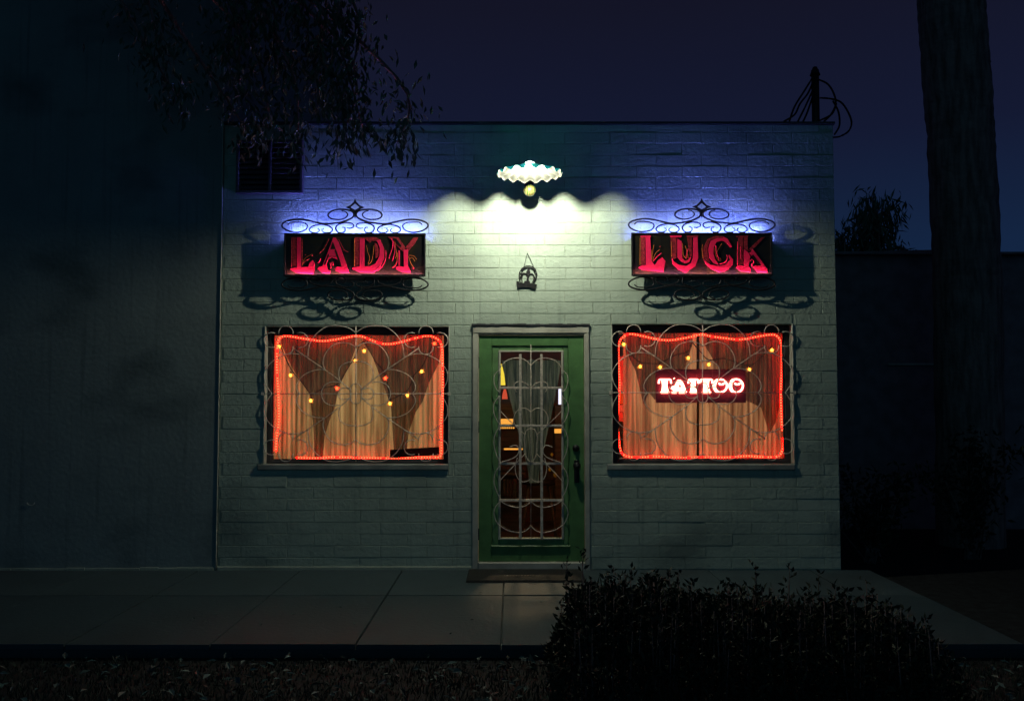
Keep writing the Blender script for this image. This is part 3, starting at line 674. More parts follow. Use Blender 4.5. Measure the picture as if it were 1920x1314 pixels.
# ------------------------------------------------------------------ behind the windows
def pleat(mbx, outline, Y, amp, step, seed, depth_noise=.5):
    """pleated cloth hanging inside an outline given as columns (px, top py, bottom py)"""
    rnd = random.Random(seed)
    cols = []; x = outline[0][0]
    def at(px):
        for (a, t0, b0), (c, t1, b1) in zip(outline, outline[1:]):
            if a <= px <= c: k = (px - a) / max(c - a, 1e-6); return t0 + (t1 - t0) * k, b0 + (b1 - b0) * k
        return outline[-1][1], outline[-1][2]
    ph = rnd.uniform(0, 6)
    while x <= outline[-1][0] + 1e-6:
        t, b = at(x); ph += rnd.uniform(.45, 1.25); cols.append((x, t, b, math.sin(ph) * amp * rnd.uniform(.5, 1.2))); x += step
    NR = 14; vs = []; fs = []
    for ci, (px, t, b, d) in enumerate(cols):
        for r in range(NR + 1):
            k = r / NR; y = Y + d * (.55 + .45 * k) + .006 * noise.noise(Vector((px * .05, k * 2.5, seed)))
            vs.append(P(px, t + (b - t) * k, y))
    for c in range(len(cols) - 1):
        for r in range(NR): i = c * (NR + 1) + r; fs.append((i, i + 1, i + NR + 2, i + NR + 1))
    mbx.add(vs, fs); mbx.smooth = True; return mbx
def zl(a, b): return (480 + a / 4.379, 590 + b / 4.379)
def zr(a, b): return (1130 + a / 4.379, 590 + b / 4.379)
def curtain(name, outline, Y, amp, step, seed, m, label, group):
    o = pleat(MB(), outline, Y, amp, step, seed).build(name, m); tag(o, label, 'curtain', group); return o
cg = 'tan curtains behind the windows'; sg_ = 'dark sheer swags in front of the tan curtains'
curtain('curtain', [(502, 615, 872), (846, 615, 872)], .245, .010, 1.25, 1, M['tan'], 'tan pleated curtain across the whole window without a neon sign', cg)
curtain('curtain', [(1168, 612, 870), (1306, 612, 870)], .245, .011, 1.2, 2, M['tan_glow'], 'tan pleated curtain, red glow in its colour, to the left of the slit under the neon sign', cg)
curtain('curtain', [(1311, 612, 870), (1484, 612, 870)], .245, .011, 1.2, 3, M['tan_glow'], 'tan pleated curtain, red glow in its colour, to the right of the slit under the neon sign', cg)
def cols(f, pts): return [(f(a, 0)[0], f(0, t)[1], f(0, b)[1]) for a, t, b in pts]
curtain('swag', cols(zl, [(205, 120, 240), (300, 120, 440), (440, 120, 650), (470, 120, 900), (480, 120, 1190), (548, 120, 1190), (562, 120, 1000), (600, 120, 880), (640, 120, 780), (690, 120, 570), (770, 120, 410), (830, 120, 240)]), .215, .007, 1.0, 4, M['swag'], 'dark sheer swag hanging on the side away from the door in the window without neon', sg_)
curtain('swag', cols(zl, [(880, 120, 230), (950, 120, 330), (1040, 120, 560), (1110, 120, 760), (1135, 120, 1190), (1232, 120, 1190), (1255, 120, 960), (1310, 120, 800), (1370, 120, 710), (1420, 120, 560), (1500, 120, 400), (1530, 120, 250)]), .215, .007, 1.0, 5, M['swag'], 'dark sheer swag hanging on the door side of the window without neon', sg_)
curtain('swag', cols(zr, [(190, 120, 300), (270, 120, 460), (335, 120, 740), (380, 120, 640), (430, 120, 700), (560, 120, 640), (660, 120, 470), (740, 120, 240)]), .215, .007, 1.0, 6, M['swag'], 'dark sheer swag hanging on the door side of the window with neon', sg_)
curtain('swag', cols(zr, [(830, 120, 240), (940, 120, 420), (1040, 120, 560), (1150, 120, 690), (1300, 120, 760), (1370, 120, 980), (1420, 120, 880), (1470, 120, 700)]), .215, .007, 1.0, 7, M['swag'], 'dark sheer swag hanging on the far side from the door in the window with neon', sg_)

def rope(pts, label, seed):
    rnd = random.Random(seed); Y = .168
    pp = crv([P(a, b, Y + rnd.uniform(-.003, .003)) for a, b in pts], 6)
    root = thing('rope_light', label, 'rope light', min(pp, key=lambda v: v.z), 'red rope lights framing the windows')
    MB().tube(pp, .0065, 7).build('tube', M['rope'], root)
    lm = MB(); acc = 0; d = .0245
    for a, b in zip(pp, pp[1:]):
        L = (b - a).length; t = d - acc
        while t < L:
            c = a.lerp(b, t / L); u = (b - a).normalized() * .0034; v = Vector((u.z, 0, -u.x)) * 1.5; y = Vector((0, -.0082, 0))
            if rnd.random() > .07: lm.add([c + y - u - v, c + y + u - v, c + y + u + v, c + y - u + v, c + y * .5 - u * 1.4 - v * 1.3, c + y * .5 + u * 1.4 - v * 1.3, c + y * .5 + u * 1.4 + v * 1.3, c + y * .5 - u * 1.4 + v * 1.3],
                                         [(0, 1, 2, 3), (4, 5, 1, 0), (5, 6, 2, 1), (6, 7, 3, 2), (7, 4, 0, 3)])
            t += d
        acc = (acc + L) % d if False else (L - (t - d))
    kind(lm.build('led', M['led'], root, False), 'stuff')
rl = [zl(*p) for p in [(330, 1172), (480, 1176), (640, 1168), (820, 1172), (1000, 1176), (1150, 1182), (1300, 1172), (1450, 1170), (1512, 1160), (1524, 1080), (1520, 900), (1534, 650), (1532, 400), (1524, 260), (1495, 205), (1420, 174), (1300, 194), (1200, 222), (1110, 240), (1030, 236), (940, 206), (870, 178), (830, 172), (750, 186), (640, 206), (540, 216), (430, 202), (330, 186), (250, 175), (200, 190), (178, 240), (172, 420), (184, 640), (188, 860), (172, 1000), (165, 1120)]]
rope(rl, 'glowing red rope light round the window without a neon sign', 11)
rr_ = [zr(*p) for p in [(1480, 1010), (1478, 1090), (1440, 1160), (1300, 1166), (1180, 1158), (1000, 1172), (820, 1166), (640, 1174), (440, 1162), (300, 1170), (200, 1160), (150, 1120), (130, 980), (128, 800), (140, 560), (128, 330), (140, 220), (180, 175), (230, 158), (330, 176), (430, 198), (540, 210), (650, 196), (740, 178), (810, 162), (900, 180), (1000, 192), (1100, 204), (1180, 198), (1280, 178), (1380, 164), (1430, 176), (1465, 240), (1470, 400), (1462, 640), (1468, 860), (1474, 950)]]
rope(rr_, 'glowing red rope light round the window with the neon sign', 12)

def strings(f, runs, bulbs, label):
    Y = .155
    a0 = P(*f(*bulbs[0][:2]), Y)
    root = thing('string_lights', label, 'string lights', a0, 'strings of small amber bulbs')
    wm = MB()
    for rn in runs: wm.tube(crv([P(*f(*p), Y + .014) for p in rn], 6), .0048, 5)
    wm.build('wire', M['wire'], root)
    for (a, b, c) in bulbs:
        p = P(*f(a, b), Y)
        bb = MB().sphere(p, .0135, 8, 6, (1, 1, 1.15)).build('bulb', M['bulb_r' if c == 'r' else 'bulb_o'], root)
        cv = MB()
        for k in range(5):
            an = 2 * math.pi * k / 5 + random.uniform(0, 1); q = Vector((math.cos(an), -.2, math.sin(an)))
            cv.leaf(p + Vector((0, .012, 0)), q, .018, .032, Vector((0, 1, 0)))
        cv.build('cover', M['cover_r' if c == 'r' else 'cover_o'], bb)
        MB().tube([p + Vector((0, .004, .010)), p + Vector((0, .012, .034))], .0045, 6).build('socket', M['wire'], bb)
strings(zl, [[(190, 230), (283, 440), (380, 560), (450, 660)], [(450, 660), (560, 600), (665, 570), (760, 430), (815, 340), (850, 250), (888, 215)], [(888, 215), (980, 380), (1062, 490), (1100, 700)], [(1100, 700), (1243, 620), (1300, 490), (1360, 430), (1465, 215)]],
        [(190, 262, 'o'), (283, 497, 'o'), (450, 705, 'o'), (665, 603, 'r'), (815, 378, 'o'), (888, 297, 'o'), (1062, 520, 'r'), (1243, 660, 'o'), (1100, 728, 'o'), (1360, 465, 'o'), (1465, 237, 'r')],
        'string of eleven amber and red bulbs in the window without a neon sign')
strings(zr, [[(174, 220), (240, 330), (310, 390), (400, 400), (472, 395), (600, 330), (700, 300), (730, 220)], [(730, 220), (800, 300), (872, 370), (1000, 360), (1205, 415), (1320, 330), (1390, 255)]],
        [(174, 243, 'o'), (308, 425, 'o'), (472, 430, 'o'), (703, 355, 'o'), (872, 408, 'o'), (1205, 450, 'o'), (1390, 290, 'o')],
        'string of seven amber bulbs above the neon sign')

# neon sign
ny = .150
nroot = thing('neon_sign', 'lit pink white neon sign reading TATTOO on a dark board', 'sign', P(1313, 755, ny))
a, b = P(1229, 692, ny + .03), P(1398, 755, ny + .03)
MB().bbox(a.x, b.x, ny + .011, ny + .024, b.z, a.z, .003).build('board', M['neon_back'], nroot)
for q in ((1250, 690), (1376, 690)): MB().tube([P(*q, ny + .028), P(q[0], 616, ny + .028)], .0014, 5).build('hanging_wire', M['wire'], nroot)
NX = lambda a, b: P(1220 + a / 10.105, 690 + b / 10.1, ny)
def ell(cx, cy, rx, ry, a0=0, a1=360, n=20): return [(cx + rx * math.cos(R(a0 + (a1 - a0) * k / n)), cy + ry * math.sin(R(a0 + (a1 - a0) * k / n))) for k in range(n + 1)]
def TT(x, w): return [[(x, 290), (x + 8, 225), (x + 30, 216), (x + w - 30, 216), (x + w - 8, 225), (x + w, 290)], [(x + w * .30, 230), (x + w * .34, 330), (x + w * .30, 440)], [(x + w * .50, 240), (x + w * .50, 455)], [(x + w * .66, 230), (x + w * .62, 330), (x + w * .72, 440)], [(x + w * .14, 452), (x + w * .20, 463), (x + w * .82, 463), (x + w * .88, 452)]]
NL = [('T', TT(152, 236)), ('A', [[(395, 400), (410, 360), (460, 345), (500, 350)], [(395, 455), (405, 465), (490, 465)], [(515, 238), (480, 320), (430, 430)], [(545, 232), (520, 330), (500, 440)], [(545, 232), (590, 330), (628, 440)], [(575, 238), (620, 330), (655, 430)], [(470, 380), (610, 380)], [(450, 420), (640, 420)], [(535, 465), (665, 465), (675, 440)], [(515, 238), (575, 238)], [(442, 190), (448, 200)]]),
      ('T', TT(712, 196)), ('T', TT(940, 232)), ('O', [ell(1318, 335, 128, 122), ell(1262, 335, 62, 112, 90, 270, 10), ell(1282, 338, 62, 104, 100, 260, 10), ell(1340, 270, 52, 40, 20, 160, 8)]),
      ('O', [ell(1620, 335, 128, 126), ell(1566, 335, 62, 116, 90, 270, 10), ell(1586, 338, 62, 108, 100, 260, 10), ell(1642, 270, 52, 40, 20, 160, 8)])]
for ch, ls in NL:
    m_ = MB()
    for l in ls: m_.tube([NX(*p) for p in l], .0082, 6)
    o = m_.build('neon_letter', M['neon'], nroot)

# board lying on the sill inside the window
c = [zl(*p) for p in ((1100, 1108), (1503, 1084), (1503, 1150), (1100, 1174))]; yb_ = .185
q = [P(*k, yb_ - .03) for k in c]
bk = MB().add([*q, *[v + Vector((0, .022, 0)) for v in q]], [(0, 1, 2, 3)[::-1], (4, 5, 6, 7), (0, 1, 5, 4), (1, 2, 6, 5), (2, 3, 7, 6), (3, 0, 4, 7)]).build('plank', M['dark'])
tag(bk, 'slim black plank leaning inside the lower corner of the window nearest the door', 'plank')

# lace curtain inside the door
lc = MB(); rnd = random.Random(5); NC, NRr = 64, 26; vs = []; fs = []
for i in range(NC + 1):
    u = i / NC
    for j in range(NRr + 1):
        v = j / NRr
        half = 56 - 36 * min(1, v / .72) ** 1.15 if v < .72 else 20 - 11 * math.sin(min(1, (v - .72) / .28) * 1.5)
        wob = 4 * noise.noise(Vector((u * 9, 0, 3))) * (1 - v)
        vs.append(P(997 + (u * 2 - 1) * half + (4 * v), 675 + wob + (905 - 675) * v, .135 + .012 * math.sin(u * 62) * (1 - .4 * v) + .004 * math.sin(v * 20 + u * 7)))
for i in range(NC):
    for j in range(NRr): k = i * (NRr + 1) + j; fs.append((k, k + 1, k + NRr + 2, k + NRr + 1))
lc.add(vs, fs); lc.smooth = True
tag(lc.build('lace_curtain', M['lace']), 'grey lace curtain gathered to a point behind the green door glass', 'curtain')

# ------------------------------------------------------------------ inside the shop, seen through the door
for x, en in ((-1.35, 14), (1.62, 17)):      # bare area lights added to light the backs of the curtains
    l = bpy.data.lights.new('curtain_light', 'AREA'); l.shape = 'RECTANGLE'; l.size = 1.5; l.size_y = 1.1; l.energy = en; l.color = (1, .80, .52)
    o = bpy.data.objects.new('curtain_light', l); COL.objects.link(o); o.location = (x, 1.15, 1.45); o.rotation_euler = (R(-90), 0, 0)
l = bpy.data.lights.new('room_light', 'POINT'); l.energy = 1.0; l.color = (1, .62, .30); l.shadow_soft_size = .06
o = bpy.data.objects.new('room_light', l); COL.objects.link(o); o.location = (.12, 1.25, 1.25)
l = bpy.data.lights.new('door_patch_spot', 'SPOT'); l.energy = 30; l.color = (1, .66, .36); l.shadow_soft_size = .07; l.spot_size = R(30); l.spot_blend = .6  # bare spot added to throw the warm patch outside the door
o = bpy.data.objects.new('door_patch_spot', l); COL.objects.link(o); o.location = (.16, 1.15, 1.15); o.rotation_euler = (Vector((.13, -.55, 0)) - o.location).to_track_quat('-Z', 'Y').to_euler()
IY = 2.2
def ibox(name, x0, y0, x1, y1, Y, dep, m, label, cat):
    a, b = P(x0, y0, Y), P(x1, y1, Y)
    return tag(MB().bbox(a.x, b.x, Y, Y + dep, b.z, a.z, .006).build(name, m), label, cat)
# shelf unit on the left of the view
a = P(915, 775, 1.9); b = P(985, 1003, 1.9); sh = thing('shelf_unit', 'warm wooden shelf unit with amber strip lights seen through the door glass', 'shelf', (a.x, 2.0, .016))
MB().box(a.x, b.x, 2.21, 2.23, .016, a.z + .18).build('back', M['wood'], sh); MB().box(a.x - .02, a.x, 1.9, 2.23, .016, a.z + .18).build('side', M['wood'], sh)
for py in (800, 842, 888, 940): z_ = P(940, py, 1.9).z; MB().box(a.x, b.x, 1.9, 2.20, z_ - .012, z_ + .012).build('board', M['wood'], sh)
for (x0, x1, y0, y1) in ((938, 962, 785, 795), (945, 980, 840, 843)):
    p, q = P(x0, y0, 1.895), P(x1, y1, 1.895); MB().box(p.x, q.x, 1.885, 1.897, q.z, p.z).build('light_strip', M['amber'], sh)
pg = MB()
for k in range(7):
    p = P(939 + k * 4, 802, 1.88); pg.sphere((p.x, 1.885, p.z), .010, 6, 4)
pg.build('knob', M['amber'], sh)
for k, (x0, x1) in enumerate(((943, 948), (950, 954), (956, 959), (962, 969))): 
    p, q = P(x0, 898, 1.95), P(x1, 926 + k * 3, 1.95); tag(MB().bbox(p.x, q.x, 1.93, 1.955, q.z, p.z, .004).build('belt', M['wood']), ('short broad', 'short narrow', 'thin', 'long broad')[k] + ' brown strap hanging under a shelf behind the door glass', 'strap', 'brown straps behind the door')
def lamp_shape(nm, x0, y0, x1, y1, Y, m, label, cat):
    a, b = P(x0, y0, Y), P(x1, y1, Y); cx = (a.x + b.x) / 2; r = (b.x - a.x) / 2
    mb = MB().tube([(cx, Y, b.z), (cx, Y, b.z + (a.z - b.z) * .5), (cx, Y, a.z)], [r, r * .8, r * .35], 14)
    return tag(mb.build(nm, m), label, cat)
lamp_shape('table_lamp', 926, 682, 948, 722, 1.8, M['yellow'], 'glowing yellow lamp shade at the upper edge of the door glass', 'lamp')
lamp_shape('lantern', 941, 729, 952, 748, 1.8, M['redp'], 'small red glowing lantern below the yellow lamp', 'lantern')
p, q = P(1049, 727, 1.9), P(1058, 758, 1.9)
tag(MB().tube([(p.x + .01, 1.9, q.z), (p.x + .01, 1.9, p.z)], .022, 10).build('tube_lamp', M['white_l']), 'bright white tube lamp on the handle side of the door glass', 'lamp')
ibox('cabinet', 1040, 760, 1075, 1000, 2.05, .4, M['wood'], 'brown wooden cabinet on the handle side behind the door glass', 'cabinet')
ibox('amber_box', 1040, 804, 1053, 812, 1.8, .05, M['amber'], 'small amber lit box in front of the brown cabinet', 'box')
for k, (x, y) in enumerate(((1035, 852), (1031, 880), (1041, 890))):
    p = P(x, y, 1.4); tag(MB().sphere(p, .014 + .003 * k, 10, 7, (1, 1, 1.3)).build('brass_knob', M['yelp']), ('upper', 'middle', 'lowest')[k] + ' small brass knob shining beside the door handle side of the glass', 'knob', 'brass knobs behind the door')
ch = thing('stool', 'dark stool with splayed wooden legs behind the lower door glass', 'stool', (P(1010, 985, 1.5).x, 1.5, .016))
cx = ch.location.x; MB().tube([(cx, 1.5, .60), (cx, 1.5, .65)], .17, 18).build('seat', M['dark'], ch)
for sx in (-1, 1):
    for sy in (-1, 1): MB().tube([(cx + sx * .10, 1.5 + sy * .10, .60), (cx + sx * .19, 1.5 + sy * .19, .018)], .014, 7).build('leg', M['wood'], ch)
# prints at the left edge of the neon window
pr = thing('poster', 'strip of pink, white and yellow prints at the door side edge of the neon window', 'poster', P(1160, 800, .40))
for (y0, y1, m_) in ((668, 716, 'pink'), (716, 734, 'whitep'), (736, 757, 'yelp'), (759, 772, 'whitep'), (773, 790, 'pink')):
    p, q = P(1150, y0, .40), P(1176, y1, .40); MB().box(p.x, q.x, .398, .404, q.z, p.z).build('sheet', M[m_], pr)

# ------------------------------------------------------------------ things on and by the facade
va, vb = P(443, 262, -.05), P(567, 362, -.05)
vt = thing('louvred_vent', 'dark two panel louvred vent high on the shop wall under the hanging leaves', 'vent', ((va.x + vb.x) / 2, 0, vb.z))
fm = MB(); k = .028; mid = (va.x + vb.x) / 2 - .01
fm.bbox(va.x, va.x + k, -.05, .004, vb.z, va.z, .004); fm.bbox(vb.x - k, vb.x, -.05, .004, vb.z, va.z, .004); fm.bbox(mid, mid + k, -.05, .004, vb.z + k, va.z - k, .004)
fm.bbox(va.x + k, vb.x - k, -.049, .004, va.z - k, va.z, .004); fm.bbox(va.x + k, vb.x - k, -.049, .004, vb.z, vb.z + k, .004)
fm.build('frame', M['vent'], vt)
MB().box(va.x + k, vb.x - k, -.006, .004, vb.z + k, va.z - k).build('back', M['dark'], vt)
for xa, xb in ((va.x + k, mid), (mid + k, vb.x - k)):
    for i in range(9):
        z_ = vb.z + k + .012 + i * (va.z - vb.z - 2 * k - .01) / 9
        MB().add([(xa, -.044, z_), (xb, -.044, z_), (xb, -.040, z_ - .003), (xa, -.040, z_ - .003), (xa, -.012, z_ + .036), (xb, -.012, z_ + .036), (xb, -.008, z_ + .033), (xa, -.008, z_ + .033)],
                 [(0, 1, 5, 4), (3, 7, 6, 2), (0, 3, 2, 1), (4, 5, 6, 7), (0, 4, 7, 3), (1, 2, 6, 5)]).build('slat', M['vent'], vt)
a, b = P(875, 1071, -.02), None
mt = MB(); x0, x1 = P(876, 1085, -.3).x, P(1095, 1085, -.3).x
mt.add([(x0, -.56, .004), (x1, -.56, .004), (x1, -.06, .004), (x0, -.06, .004), (x0 + .01, -.55, .020), (x1 - .01, -.55, .020), (x1 - .01, -.07, .020), (x0 + .01, -.07, .020)], [(4, 5, 6, 7), (0, 1, 5, 4), (1, 2, 6, 5), (2, 3, 7, 6), (3, 0, 4, 7), (3, 2, 1, 0)])
mo = mt.build('door_mat', M['mat']); tag(mo, 'dark rubber door mat with worn pale print in front of the green door', 'door mat')
wp = MB()
for k in range(13):
    x = x0 + .31 + k * .024; h = random.uniform(.03, .055); wp.box(x, x + .006, -.40, -.40 + h, .0202, .0225); wp.box(x + .006, x + .014, -.40 + h * random.uniform(.2, .8), -.40 + h * .9, .0202, .0222)
wp.build('worn_print', M['print'], mo)

# neighbour building on the left
nb = thing('stucco_building', 'tall smooth stucco building adjoining the shop front', 'building', (-6, 0, 0))
MB().box(-14, XL - .003, -.012, 6, -.04, 6.6).build('wall', M['stucco'], nb)
MB().tube(crv([(XL - .004 + .006 * noise.noise(Vector((0, 0, k * .7))), -.016, .0 + k * .45) for k in range(11)], 4), .0055, 6).build('corner_bead', M['trim'], nb)
ft = MB()
for k in range(40):
    x = -9 + k * .16; ft.bbox(x, x + .16, -.020 - random.uniform(0, .008), -.011, -.03, .012 + random.uniform(0, .014), .003)
ft.build('footing', M['mortar'], nb)
c = P(58, 948, -.016)
tag(MB().tube([(c.x + .035 * math.cos(R(200 + k * 14)), -.020, c.z + .04 + .035 * math.sin(R(200 + k * 14))) for k in range(11)], .003, 5).build('wire_hook', M['trim']), 'small curved wire hook low on the stucco wall', 'hook')

# low dark building behind on the right
sb = thing('flat_roof_building', 'low dark flat roofed building standing behind the shop', 'building', (8, 3, 0))
zs = P(1700, 479, 3.0).z
MB().box(XR + .25, 26, 3.0, 9, -.08, zs).build('wall', M['shed'], sb)
MB().add([(XR + .15, 2.9, zs + .002), (5.2, 2.9, zs + .002), (5.2, 9.1, zs + .002), (XR + .15, 9.1, zs + .002), (XR + .15, 2.9, zs + .012), (5.2, 2.9, zs + .055), (5.2, 9.1, zs + .055), (XR + .15, 9.1, zs + .012)],
         [(4, 5, 6, 7), (0, 1, 5, 4), (1, 2, 6, 5), (2, 3, 7, 6), (3, 0, 4, 7), (3, 2, 1, 0)]).build('roof', M['shed'], sb)
MB().box(5.21, 26.2, 2.9, 9.1, zs + .002, zs + .03).build('roof', M['shed'], sb)
p, q = P(1665, 682, 2.99), P(1815, 684, 2.99); MB().bbox(p.x, q.x, 2.975, 3.0, q.z - .006, p.z + .006, .004).build('ledge', M['trim'], sb)

# mast and cables on the roof
ma = P(1531, 300, .5); mtop = P(1531, 132, .5)
ms = thing('utility_mast', 'utility service mast with looping cables on the shop roof corner', 'mast', (ma.x, .5, 3.42))
MB().tube([(ma.x, .5, 3.42), (ma.x, .5, mtop.z)], .036, 10).build('pole', M['iron_b'], ms); MB().tube([(ma.x, .5, mtop.z - .05), (ma.x + .0, .5, mtop.z + .03)], [.05, .02], 10).build('weatherhead', M['iron_b'], ms)
CB = [[(1536, 150), (1552, 158), (1563, 175), (1567, 195), (1558, 215), (1545, 228)], [(1538, 184), (1560, 186), (1580, 195), (1596, 225), (1592, 245), (1575, 256), (1558, 258)], [(1562, 190), (1572, 210), (1574, 235), (1565, 252)],
      [(1526, 150), (1515, 175), (1500, 195), (1490, 215), (1470, 228)], [(1526, 165), (1510, 200), (1496, 228)], [(1524, 180), (1514, 210), (1505, 230)], [(1527, 140), (1510, 168), (1490, 200), (1480, 228)], [(1538, 226), (1560, 214), (1568, 195)]]
for cb in CB: MB().tube([P(a, b, .5 + random.uniform(-.1, .1)) for a, b in crv([Vector(v) for v in cb], 5)], .009, 6).build('cable', M['wire'], ms)

# ------------------------------------------------------------------ trees and plants
def rv(s=1): return Vector((random.gauss(0, s), random.gauss(0, s), random.gauss(0, s)))
# palm trunk beside the shop
ty = 1.9
tk = thing('palm_tree', 'thick leaning palm trunk rising beside the shop', 'tree', P(1818, 960, ty))
ps = [P(1822, 1085, ty), P(1815, 600, ty), P(1811, 475, ty), P(1803, 300, ty), P(1797, 200, ty), P(1786, 60, ty), P(1778, -60, ty), P(1745, -420, ty), P(1730, -700, ty)]
ps[0].z = -.1; pts = crv(ps, 8); tm = MB(); n = 22; vs = []; fs = []
for i, p in enumerate(pts):
    r = .345 - .0 * i; 
    for k in range(n):
        a = 2 * math.pi * k / n; rr = r * (1 + .05 * noise.noise(Vector((math.cos(a) * 2, math.sin(a) * 2, p.z * 3.5))) + .02 * ((i % 2) - .5)) ; vs.append((p.x + rr * math.cos(a), p.y + rr * math.sin(a), p.z))
for i in range(len(pts) - 1):
    for k in range(n): l = (k + 1) % n; fs.append((i * n + k, i * n + l, (i + 1) * n + l, (i + 1) * n + k))
tm.add(vs, fs).build('trunk', M['bark'], tk)
top = pts[-1]; cr = MB()
for f_ in range(22):
    az = f_ * 2.4; el = random.uniform(-.2, 1.1); d = Vector((math.cos(az) * math.cos(el), math.sin(az) * math.cos(el), math.sin(el)))
    pp = top.copy(); prev = pp
    for s_ in range(12):
        pp = pp + d * .22; d.z -= .10; d.normalize(); sd_ = d.cross(Vector((0, 0, 1))).normalized()
        for sg in (-1, 1): cr.leaf(pp, sd_ * sg + d * .6 + Vector((0, 0, -.3)), .035, .5, Vector((0, 0, 1)))
cr.build('crown', M['tleaf'], tk)
st = P(1858, 120, ty - .1); MB().tube([(st.x - .25, ty, st.z - .08), (st.x + .02, ty - .05, st.z + .05)], [.07, .02], 7).build('stub', M['bark'], tk)

def foliage_tree(name, label, base, top, clumps, m, wl, count, spread, droop, group=None, trunk_r=.05, join=True):
    root = thing(name, label, 'tree', base, group)
    base = Vector(base); MB().tube(crv([base, base.lerp(Vector(top), .5) + Vector((.06, .05, 0)), Vector(top)], 5), [trunk_r - trunk_r * .75 * k / 10 for k in range(11)], 8).build('trunk', M['bark'], root)
    lm = MB(); br = MB()
    for c, r in clumps:
        c = Vector(c)
        br.tube(crv([Vector(top).lerp(base, random.uniform(0, .35)), c.lerp(Vector(top), .4) + Vector((0, 0, .10)), c], 4), [trunk_r * .3 - trunk_r * .22 * k / 8 for k in range(9)], 5)
        for _ in range(count):
            p = c + Vector((random.gauss(0, 1) * r * spread[0], random.gauss(0, 1) * r * spread[1], random.gauss(0, 1) * r * spread[2]))
            lm.leaf(p, rv(.6) + Vector((0, 0, -droop)), wl[0] * random.uniform(.7, 1.3), wl[1] * random.uniform(.7, 1.3), rv())
    br.build('limb', M['bark'], root); lm.build('crown', m, root)
    return root
# overhanging street tree: stands out of the picture on the left, its boughs reach across
ob = Vector((-5.6, -2.3, -.08)); ot = Vector((-4.4, -1.6, 5.0))
root = thing('street_tree', 'leafy street tree whose boughs hang over the shop roof corner', 'tree', ob)
MB().tube(crv([ob, (-5.3, -2.1, 2.2), ot, (-3.6, -1.2, 6.6)], 6), [.22 - .008 * k for k in range(19)], 10).build('trunk', M['bark'], root)
lm = MB(); bm_ = MB(); tips = []
for (px, py, Y) in [(600, 180, -.30), (590, 110, -.35), (520, 120, -.5), (470, 255, -.25), (560, 260, -.5), (650, 60, -.8), (640, 265, -.5), (745, 268, -.6), (560, 30, -.9), (480, 40, -.9), (430, 90, -.8), (300, 90, -1.0), (505, 210, -.5), (620, 130, -.8), (680, 240, -.6), (330, 180, -.9), (450, 160, -.7), (540, -60, -1.1), (640, 190, -.75)]:
    tip = P(px, py, Y); h = tip + Vector((random.uniform(-.5, .1), random.uniform(-.3, .1), random.uniform(.5, 1.1))); src = ot.lerp(Vector((-3.6, -1.2, 6.6)), random.uniform(.1, .9))
    pth = crv([src, src.lerp(h, .55) + Vector((0, 0, .35)), h, tip], 6)
    bm_.tube(pth, [.035 - .030 * k / (len(pth) - 1) for k in range(len(pth))], 5)
    for i, p in enumerate(pth):
        if i < len(pth) * .35: continue
        for _ in range(20 if i > len(pth) - 8 else 7):
            q = p + Vector((random.gauss(0, .11), random.gauss(0, .10), random.gauss(0, .11)))
            lm.leaf(q, Vector((random.gauss(0, .5), random.gauss(0, .5), -.9 + random.gauss(0, .35))), random.uniform(.020, .034), random.uniform(.06, .10), rv())
    for _ in range(60):
        q = tip + Vector((random.gauss(0, .075), random.gauss(0, .07), random.gauss(.02, .10)))
        lm.leaf(q, Vector((random.gauss(0, .45), random.gauss(0, .45), -1)), random.uniform(.022, .036), random.uniform(.07, .11), rv())
bm_.build('limb', M['bark'], root); lm.build('crown', M['tleaf'], root)

# trees standing far behind the low building
by = 13.0
def far(px, py): return P(px, py, by)
b_ = far(1638, 500); foliage_tree('weeping_tree', 'drooping dark tree silhouetted above the low building roof', (b_.x, by, -.08), far(1642, 385),
    [(far(x, y) + Vector((0, random.uniform(-.4, .4), 0)), .34) for x, y in ((1640, 375), (1655, 395), (1625, 400), (1665, 420), (1615, 430), (1640, 420), (1650, 445), (1605, 460), (1630, 465), (1660, 455), (1590, 475), (1645, 480))], M['tleaf'], (.05, .30), 110, (.55, .6, .6), 1.4, trunk_r=.10)
b_ = far(1583, 480); foliage_tree('far_shrub', 'small ragged tree top next to the shop corner', (b_.x, by + .5, -.08), far(1584, 455), [(far(x, y) + Vector((0, .5, 0)), .25) for x, y in ((1580, 440), (1592, 452), (1574, 462), (1600, 445), (1585, 472))], M['tleaf'], (.05, .22), 60, (.6, .6, .6), .3, trunk_r=.07)
b_ = far(1690, 490); foliage_tree('far_shrub', 'thin wispy tree top between the drooping tree and palm trunk', (b_.x, by + .3, -.08), far(1690, 472), [(far(x, y) + Vector((0, .3, 0)), .18) for x, y in ((1685, 468), (1700, 462), (1672, 474), (1706, 470))], M['tleaf'], (.04, .2), 34, (.7, .6, .45), .3, trunk_r=.05)

